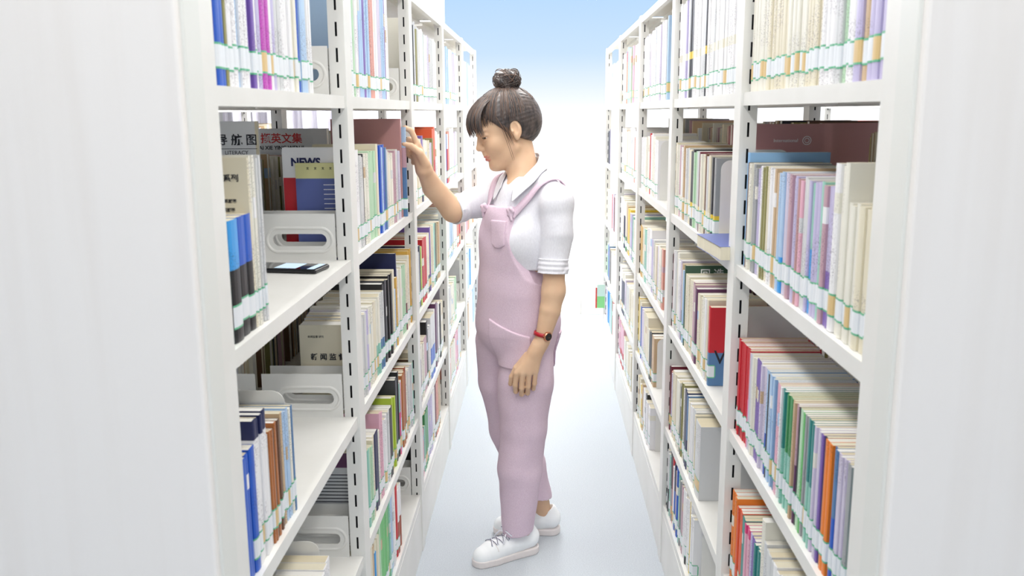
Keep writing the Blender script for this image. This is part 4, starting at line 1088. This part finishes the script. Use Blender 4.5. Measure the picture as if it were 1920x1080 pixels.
for s in (1, -1):     # side locks in front of the ears
    for i in range(11):
        j = rs.uniform(-.009, .009)
        ln_ = rs.uniform(.03, .06) if i > 1 else .105
        pts = [H(.04 + j - t * (.022 if i > 1 else .008), s * (.0745 + .007 * math.sin(t * 3)), .06 - t * (.055 + ln_)) for t in np.linspace(0, 1, 8)]
        bg.tube(pts, [.0006, .0011, .0011, .001, .0009, .0007, .0005, .0002] if i > 1 else [.0006] * 7 + [.0002], 5, mi=1, caps=False)
for i in range(12):   # loose hairs at the nape
    pts = [H(-.09 - .01 * math.sin(t * 3), rs.uniform(-.04, .05), -.03 - .045 * t) for t in np.linspace(0, 1, 6)]
    l0 = rs.uniform(-.05, .06); pts = [H(-.088 + .02 * t, l0, -.035 - .03 * t + rs.uniform(-.002, .002)) for t in np.linspace(0, 1, 6)]
    bg.tube(pts, [.001, .0012, .001, .0008, .0005, .0002], 5, mi=1, caps=False)
kid(bg.build('fringe', [M['hair'], M['hair2']], None, True), hair)
for o in (bpy.data.objects['hair_strands'], bpy.data.objects['fringe']):
    o.matrix_parent_inverse = Matrix.Identity(4); o['kind'] = 'stuff'

# ---- shirt
def torso_into(F, g, k=.03):
    F.el(CH, (.100 + g, .138 + g, .18 + g), RB, k).el(AB, (.103 + g, .128 + g, .18 + g), RB, k).el(PE, (.118 + g, .142 + g, .15 + g), RB, k)
    F.el(CH + FB * .055 + UP * .0 + LB * .05, (.055 + g, .055 + g, .06 + g), RB, .05).el(CH + FB * .055 - LB * .05, (.055 + g, .055 + g, .06 + g), RB, .05)
    F.rc(SHL - UP * .01, SHR - UP * .01, .048 + g, .048 + g, .04)
    F.rc(NB - UP * .04, CH, .06 + g, .08, .03)
CUL = A3(0.0376, 2.7620, 1.0086); CUR = A3(-0.2805, 2.8900, 1.1913)
S = Field(); torso_into(S, 0.0)
S.chain([SHL, A3(0.0507, 2.7720, 1.1248), CUL], [.050, .0485, .044], .012)
S.chain([SHR, A3(-0.2220, 2.9450, 1.2046), CUR], [.054, .051, .043], .03)
for q_, r_ in ((SHL, .046), (SHR, .046)): S.rc(NB - FB * .022 + UP * .035, q_ + UP * .008, .036, r_, .03)
S.rc(NB - UP * .035 + FB * .03, CH + FB * .06 + UP * .06, .055, .06, .03)
S.rc(NB + UP * .03, H(-.03, 0, -.03), .0515, .049, .006, True)
S.rc(NB + FB * .07 + UP * .035, A3(-0.1357, 2.8030, 1.2536), .032, .016, .006, True)
aL = (CUL - SHL) / np.linalg.norm(CUL - SHL); aR = CUR - A3(-0.2220, 2.9450, 1.2046); aR = aR / np.linalg.norm(aR)
def shirtpost(Pt, d):
    d = d + wrinkle(Pt, .0060, 5) + wrinkle(Pt, .0036, 9, 2.0)
    nearL = ((Pt - CUL) @ aL); mL = np.linalg.norm(Pt - CUL, axis=1) < .12
    d = np.where(mL, np.maximum(d, nearL), d)
    nearR = ((Pt - CUR) @ aR); mR = np.linalg.norm(Pt - CUR, axis=1) < .10
    d = np.where(mR, np.maximum(d, nearR), d)
    # fly front
    q = (Pt - CH) @ RB.T
    return d
S.post = shirtpost
shirt = kid(sdf_obj('shirt', S, 0.0038, [M['shirt']], None, None, 1))
# rolled cuffs
def cuff(c, a, r, w, name='cuff'):
    C_ = Field(); C_.rc(c - a * w, c, r, r - .001, .004)
    def post(Pt, d):
        t = (Pt - c) @ a; rad = np.linalg.norm((Pt - c) - t[:, None] * a, axis=1)
        d = np.abs(rad - (r + .0012 * np.sin(t * 420) + .0016 * np.sin(np.arctan2((Pt - c) @ UP, (Pt - c) @ FB) * 3 + t * 90))) - .0035
        return np.maximum(np.maximum(d, t - .004), -t - w)
    C_.post = post
    return kid(sdf_obj(name, C_, 0.0025, [M['shirt']], None, None, 1, ext=.02))
cuff(CUL, aL, .0445, .042); cuff(CUR, aR, .044, .036)
# collar: two leaves folded down from the neck band
for s in (1, -1):
    cb = MB(); nU, nV = 16, 6; cpts = []
    for i in range(nU + 1):
        t = i / nU
        ang = math.pi - t * 2.66                       # from the back of the neck round to the front
        ca, sa = math.cos(ang), math.sin(ang) * s
        axp = NB + (H(-.030, 0, -.03) - NB) * ((.082 - .110 * t ** 2.1) / .144)
        rr = .050 + .030 * t ** 2
        inner = axp + FB * ca * (rr + .012 * t) + LB * sa * (.052 + .006 * math.sin(3.14 * t))
        ln_ = .044 + .010 * max(0, (t - .6) / .4) ** 1.5
        out = FB * (ca * .55 + .1 * t) + LB * (sa * .9 + s * .12 * t)
        for j in range(nV + 1):
            v = j / nV
            p = inner + out * ln_ * v * .85 + UP * (.010 * math.sin(min(1, v * 3) * 1.57) - ln_ * .95 * max(0, v - .12))
            cpts.append(p)
    for p in cpts:
        for _ in range(6):
            d_ = S.ev(p[None])[0]
            if d_ > .0042: break
            e = 1e-3; gr = np.array([S.ev((p + e * v)[None])[0] - S.ev((p - e * v)[None])[0] for v in np.eye(3)]); gr /= np.linalg.norm(gr) + 1e-9
            p = p + gr * (.005 - d_)
        cb.v.append(tuple(p))
    for i in range(nU):
        for j in range(nV):
            a = i * (nV + 1) + j; cb.face((a, a + 1, a + nV + 2, a + nV + 1))
    o = cb.build('collar', M['shirt'], None, True); o.modifiers.new('thickness', 'SOLIDIFY').thickness = 0.003
    o.modifiers.new('round', 'SUBSURF').levels = 1; o.modifiers['round'].render_levels = 1
    kid(o)

# ---- dungarees
def pants_into(F, g):
    F.el(AB - UP * .02 + FB * .006, (.122 + g, .145 + g, .17 + g), RB, .03).el(PE, (.132 + g, .16 + g, .15 + g), RB, .03)
    F.chain([A3(-0.0430, 2.8720, 0.7564), A3(-0.0538, 2.8580, 0.6232), A3(-0.0598, 2.8600, 0.4643), A3(-0.0730, 2.8620, 0.3115), A3(-0.0779, 2.8620, 0.0580)], [.092 + g, .089 + g, .081 + g, .076 + g, .050 + g], .02, .012)
    F.chain([A3(-0.1414, 2.9750, 0.7296), A3(-0.1397, 2.9900, 0.5824), A3(-0.1115, 3.0000, 0.4134), A3(-0.0539, 3.0100, 0.2703), A3(0.0011, 3.0300, 0.0783)], [.084 + g, .078 + g, .072 + g, .066 + g, .052 + g], .015, .012)
D_ = Field(); pants_into(D_, 0.0)
torso_n0 = len(D_.p)
hemN = A3(-0.0777, 2.8620, 0.0857); hemNn = np.array([.12, 0.0, -1.0]) / math.hypot(.12, 1)
hemF = A3(-0.0008, 3.0300, 0.1484); hemFn = np.array([-.25, 0.0, -1.0]) / math.hypot(.25, 1)
def halfw(z):
    z = np.asarray(z)
    return np.interp(z, [.885, .92, .945, .985, 1.045, 1.2, 1.215], [.30, .19, .135, .105, .088, .068, .066])
TS = Field(); torso_into(TS, 0.008); TS.rc(NB - UP * .035 + FB * .03, CH + FB * .06 + UP * .06, .063, .068, .03); TS.el(CH * .5 + AB * .5 + FB * .012, (.112, .135, .16), RB, .03)
def dpost_factory(g):
    def post(Pt, d):
        # bib: skin of the shirt body, grown outwards, kept in front between its curved edges
        tb = TS.ev(Pt) - g
        q = (Pt - CH) @ RB.T
        edge = np.abs(q[:, 1] + .004) - halfw(Pt[:, 2])
        bib = np.maximum(np.maximum(tb, edge * .8), np.maximum(-(q[:, 0] - .0) - .02 * (Pt[:, 2] < .95), np.maximum(Pt[:, 2] - 1.208, .80 - Pt[:, 2])))
        h = np.clip(.5 + .5 * (bib - d) / .014, 0, 1); d2 = bib * (1 - h) + d * h - .014 * h * (1 - h)
        side = np.maximum(-edge, (Pt[:, 2] - .935) - .05 * q[:, 0])
        top = Pt[:, 2] - np.interp(q[:, 0], [-.15, -.05, .04, .12], [.94, .93, .97, 1.25])
        d2 = np.where(Pt[:, 2] > .88, np.maximum(d2, np.minimum(top, np.maximum(edge, Pt[:, 2] - 1.21))), d2)
        d2 = d2 + wrinkle(Pt, .0062, 21, 1.0) * np.clip((1.0 - Pt[:, 2]) * 3, .35, 1.0)
        low = Pt[:, 2] < .30
        nearleg = np.linalg.norm((Pt - hemN)[:, :2], axis=1) < np.linalg.norm((Pt - hemF)[:, :2], axis=1)
        cutn = (Pt - hemN) @ hemNn; cutf = (Pt - hemF) @ hemFn
        d2 = np.where(low, np.maximum(d2, np.where(nearleg, cutn, cutf)), d2)
        return d2
    return post
D_.post = dpost_factory(0.0)
D_.p_extra = None
D_.el(CH + UP * .02, (.10, .10, .10), RB, .0001) if False else None
class Dung(Field):
    def bounds(s):
        lo, hi = Field.bounds(s); return lo, np.maximum(hi, A3(hi[0], hi[1], 1.24))
DD = Dung(); DD.p = list(D_.p); DD.post = D_.post
# a core for the bib so that the sparse walk visits it
DD.el(CH + FB * .03 + UP * .0, (.07, .07, .10), RB, .0005)
def seams(V): return np.zeros(len(V), int)
dung = kid(sdf_obj('dungarees', DD, 0.0038, [M['pink']], None, None, 1))
# pockets: thin patches standing proud of the cloth
def patch(name, base, grow, inside, h=0.0028, hint=None, ext=0):
    F = Field(); F.p = list(base.p)
    def post(Pt, d):
        d0 = base.post(Pt, d)
        return np.maximum(d0 - grow, inside(Pt))
    F.post = post
    if hint is not None:
        c, r = hint
        class Fb(Field):
            def bounds(s): return c - r, c + r
        G_ = Fb(); G_.p = F.p; G_.post = post; F = G_
    return kid(sdf_obj(name, F, h, [M['pink']], None, None, 1))
def boxd(Pt, c, ax, half, base=None):
    q = np.abs((Pt - c) @ ax.T) - half
    return q.max(1)
pc = A3(-0.1425, 2.7800, 1.1241)
def bibpocket(Pt):
    q = (Pt - pc) @ RB.T
    d = np.maximum(np.abs(q[:, 1]) - .029, np.abs(q[:, 2]) - .044)
    d = np.maximum(d, (-q[:, 2] + np.abs(q[:, 1]) * .6) - .05)      # angled lower corners
    return np.maximum(d, -(q[:, 0] + .06))
patch('bib_pocket', DD, .0048, bibpocket, .0026, (pc, A3(.1, .1, .07)))
hp = A3(-0.1259, 2.7900, 0.7598)
def hippocket(Pt):
    q = (Pt - hp) @ RB.T; l = q[:, 1]
    top = q[:, 2] - (.066 - .42 * l)
    d = np.maximum(np.maximum(np.abs(l - .012) - .062, top), -q[:, 2] - .075)
    return np.maximum(d, -(q[:, 0] + .06))
patch('hip_pocket', DD, .0062, hippocket, .0028, (hp, A3(.14, .12, .11)))
hp2 = A3(-0.2162, 2.9000, 0.7635)
def farpocket(Pt):
    q = (Pt - hp2) @ RB.T
    return np.maximum(np.maximum(np.abs(q[:, 1] + .03) - .05, np.abs(q[:, 2]) - .055), -(q[:, 0] + .1))
# waistband side loop and back pocket edge
bp_ = A3(0.0384, 2.9000, 0.7310)
def backpocket(Pt):
    q = (Pt - bp_) @ RB.T
    return np.maximum(np.maximum(np.abs(q[:, 0] + .03) - .045, np.abs(q[:, 2]) - .06), -(q[:, 1] + .06))
patch('side_pocket', DD, .006, backpocket, .003, (bp_, A3(.12, .12, .09)))
# straps over the shoulders, tied in knots at the bib corners
def surf_push(p, F, g):
    p = np.array(p, float)
    for _ in range(12):
        d = F.ev(p[None])[0] - g
        e = 1e-3; gr = np.array([F.ev((p + e * v)[None])[0] - F.ev((p - e * v)[None])[0] for v in np.eye(3)]); n_ = np.linalg.norm(gr)
        if n_ < 1e-9: break
        p = p - d * gr / n_
    return p
SF = Field(); SF.p = [q for q in S.p if not q[6]]
for s, c0 in ((1, A3(-0.0906, 2.7900, 1.1931)), (-1, A3(-0.1850, 2.8600, 1.2028))):
    sh = (SHL if s > 0 else SHR)
    mid = NB + LB * s * .122 - UP * .03
    pts0 = [c0 + A3(0, -.004, -.012), c0 * .66 + mid * .34 + UP * .012, c0 * .33 + mid * .67 + UP * .03, mid + UP * .05, mid - FB * .06 + UP * .04, mid - FB * .11 - UP * .04]
    cv_ = []
    for i in range(len(pts0) - 1):
        for t in (0, .25, .5, .75): cv_.append(pts0[i] * (1 - t) + pts0[i + 1] * t)
    cv_.append(pts0[-1])
    cv_ = [surf_push(p, SF, .006) for p in cv_]
    for _ in range(3): cv_ = [cv_[0]] + [(cv_[i - 1] + 2 * cv_[i] + cv_[i + 1]) / 4 for i in range(1, len(cv_) - 1)] + [cv_[-1]]
    rb_ = MB(); w = .0115; n0 = 0
    for i, p in enumerate(cv_):
        e = 1e-3; gr = np.array([SF.ev((p + e * v)[None])[0] - SF.ev((p - e * v)[None])[0] for v in np.eye(3)]); gr /= np.linalg.norm(gr)
        t_ = cv_[min(i + 1, len(cv_) - 1)] - cv_[max(i - 1, 0)]; t_ /= np.linalg.norm(t_)
        sd = np.cross(t_, gr); sd /= np.linalg.norm(sd)
        for a, b2 in ((-w, -.0015), (-w * .95, .0012), (w * .95, .0012), (w, -.0015)): rb_.v.append(tuple(p + sd * a + gr * b2))
    for i in range(len(cv_) - 1):
        for j in range(4):
            rb_.face((i * 4 + j, i * 4 + (j + 1) % 4, (i + 1) * 4 + (j + 1) % 4, (i + 1) * 4 + j))
    rb_.face((0, 1, 2, 3)); rb_.face([len(cv_) * 4 - q for q in (1, 2, 3, 4)])
    kid(rb_.build('shoulder_strap', M['pink'], None, True))
    kn = Field(); kc = surf_push(c0, SF, .012)
    kn.el(kc, (.011, .011, .011), None, .004)
    kn.chain([kc + .010 * (LB * math.cos(a) + UP * math.sin(a)) + FB * .006 * (1 if i % 2 else .2) for i, a in enumerate(np.linspace(0, 5.2, 7))], [.0055] * 7, .002)
    kn.rc(kc + FB * .006, kc - UP * .026 + FB * .004 + LB * .006 * s, .007, .0045, .002)
    kid(sdf_obj('strap_knot', kn, .0016, [M['pink']], None, None, 1))

# ---- watch on the near wrist
wc = A3(0.0043, 2.7450, 0.8119); ax = (WRL - ELL) / np.linalg.norm(WRL - ELL)
wd = empty('wristwatch'); wd.parent = person; wd.matrix_parent_inverse = Matrix.Translation(-person.location)
u1 = np.cross(ax, A3(0, 1, 0)); u1 /= np.linalg.norm(u1); u2 = np.cross(ax, u1)
st_ = MB(); pts = [wc + (u1 * math.cos(a) * .0262 + u2 * math.sin(a) * .0262) for a in np.linspace(0, 2 * math.pi, 33)]
nS = 33
for a in np.linspace(0, 2 * math.pi, nS):
    rd = u1 * math.cos(a) + u2 * math.sin(a)
    for r_, x_ in ((.0262, -.0065), (.0282, -.006), (.0282, .006), (.0262, .0065)): st_.v.append(tuple(wc + rd * r_ + ax * x_))
for i in range(nS - 1):
    for j in range(4): st_.face((i * 4 + j, i * 4 + (j + 1) % 4, (i + 1) * 4 + (j + 1) % 4, (i + 1) * 4 + j))
st_.build('strap', M['strap_red'], wd, True)
fd = A3(.62, -.78, .05); fd = fd - ax * (fd @ ax); fd /= np.linalg.norm(fd); sd = np.cross(ax, fd)
def disc(b, c, n_, r0, r1, d0, d1, mi=0, seg=32):
    k0 = len(b.v)
    for (r_, dd) in ((r0, d0), (r1, d1)):
        for k_ in range(seg):
            a = 2 * math.pi * k_ / seg; b.v.append(tuple(c + (ax * math.cos(a) + sd * math.sin(a)) * r_ + n_ * dd))
    for k_ in range(seg):
        k2 = (k_ + 1) % seg; b.face((k0 + k_, k0 + k2, k0 + seg + k2, k0 + seg + k_), None, mi)
    b.face([k0 + seg + k_ for k_ in range(seg)], None, mi)
cs = MB(); cc = wc + fd * .0262
disc(cs, cc, fd, .0150, .0150, -.002, .004); disc(cs, cc, fd, .0150, .0128, .004, .0062); cs.tube([cc + sd * .015 + fd * .002, cc + sd * .019 + fd * .002], .0018, 8)
cs.build('case', M['rose_gold'], wd)
dl = MB(); disc(dl, cc, fd, .0122, .0120, .0060, .0066); dl.build('dial', M['dial'], wd)
hd = MB(); hd.tube([cc + fd * .007, cc + fd * .007 + ax * .006 - sd * .003], .0005, 5); hd.tube([cc + fd * .007, cc + fd * .007 - sd * .008 + ax * .002], .0004, 5); hd.build('hands', M['rose_gold'], wd)

# ---- shoes
def shoe(heel, toe, lab):
    heel = A3(*heel); toe = A3(*toe); d = toe - heel; L = np.linalg.norm(d); d /= L; s_ = np.cross(UP, d)
    R_ = np.stack([d, s_, UP]); k_ = L / .25
    X = lambda x, y, z: heel + (d * x + s_ * y) * k_ + UP * z
    u = Field()
    u.chain([X(.036, 0, .05), X(.075, 0, .047), X(.13, 0, .040), X(.175, .001, .034), X(.208, .004, .028)], [.035, .036, .037, .0385, .033], .02)
    u.rc(X(.03, 0, .06), X(.04, 0, .082), .031, .029, .015).rc(X(.07, 0, .06), X(.105, 0, .068), .030, .021, .015)
    u.rc(X(.054, 0, .082), X(.058, 0, .14), .0265, .034, .004, True)
    u.post = lambda Pt, q: np.maximum(q, .018 - Pt[:, 2])
    o = kid(sdf_obj('shoe', u, .003, [M['shoe']], None, None, 1))
    so = Field()
    so.chain([X(.036, 0, .014), X(.10, 0, .014), X(.17, .001, .014), X(.208, .004, .014)], [.0375, .0355, .041, .0355], .02)
    def solepost(Pt, q):
        loc = Pt.copy(); loc[:, 2] = .014
        return np.maximum(so.flat(loc), np.abs(Pt[:, 2] - .0122) - .0120)
    so2 = Field(); so2.p = so.p; so.flat = lambda P2: so2.ev(P2)
    so.post = solepost
    sole = sdf_obj('sole', so, .003, [M['sole']], None, None, 1); sole.parent = o
    def topz(x, y):
        p = X(x, y, .14); zz = np.linspace(.14, .01, 131); Pq = np.repeat(p[None], 131, 0); Pq[:, 2] = zz
        dq = u.ev(Pq); k3 = np.argmax(dq < 0.0006); return X(x, y, zz[k3])
    lc = MB()
    for i in range(4):
        x = .100 + .021 * i; w = .024
        for sg_ in (1, -1):
            p = [topz(x + .018 * t, sg_ * w * (2 * t - 1)) + UP * .0018 for t in np.linspace(0, 1, 7)]
            lc.tube(p, .0027, 6, mi=0)
            lc.tube([q + UP * .0018 + d * .0022 for q in p], .0010, 5, mi=1)
    TZ = topz(.108, 0)[2] + .003
    for sgn in (1, -1):
        lp = [X(.112, 0, TZ), X(.128, sgn * .016, TZ + .013), X(.118, sgn * .036, TZ + .002), X(.104, sgn * .024, TZ), X(.112, 0, TZ)]
        cvp = []
        for i in range(len(lp) - 1):
            for t in (0, .33, .66): cvp.append(lp[i] * (1 - t) + lp[i + 1] * t)
        cvp.append(lp[-1]); lc.tube(cvp, .0026, 6, mi=0); lc.tube([q + UP * .0018 for q in cvp], .0011, 5, mi=1)
        lc.tube([X(.112, 0, TZ), X(.132, sgn * .02, TZ), X(.146, sgn * .033, TZ - .022)], .0024, 6, mi=0)
    l_ = lc.build('laces', [M['lace'], M['lace_dark']], o, True)
    l_['kind'] = 'stuff'
    for q in (sole, l_): q.matrix_parent_inverse = Matrix.Identity(4)
    tc_ = MB(); pts = [topz(.176 - .012 * abs(math.sin(a)), .036 * math.sin(a)) for a in np.linspace(-1.45, 1.45, 15)]; tc_.tube(pts, .0012, 5); q = tc_.build('toe_seam', M['sole'], o, True)
    return o
shoe((-.012, 2.905, 0), (-.238, 2.772, 0), 'near')
shoe((.068, 3.035, 0), (-.180, 3.03, 0), 'far')
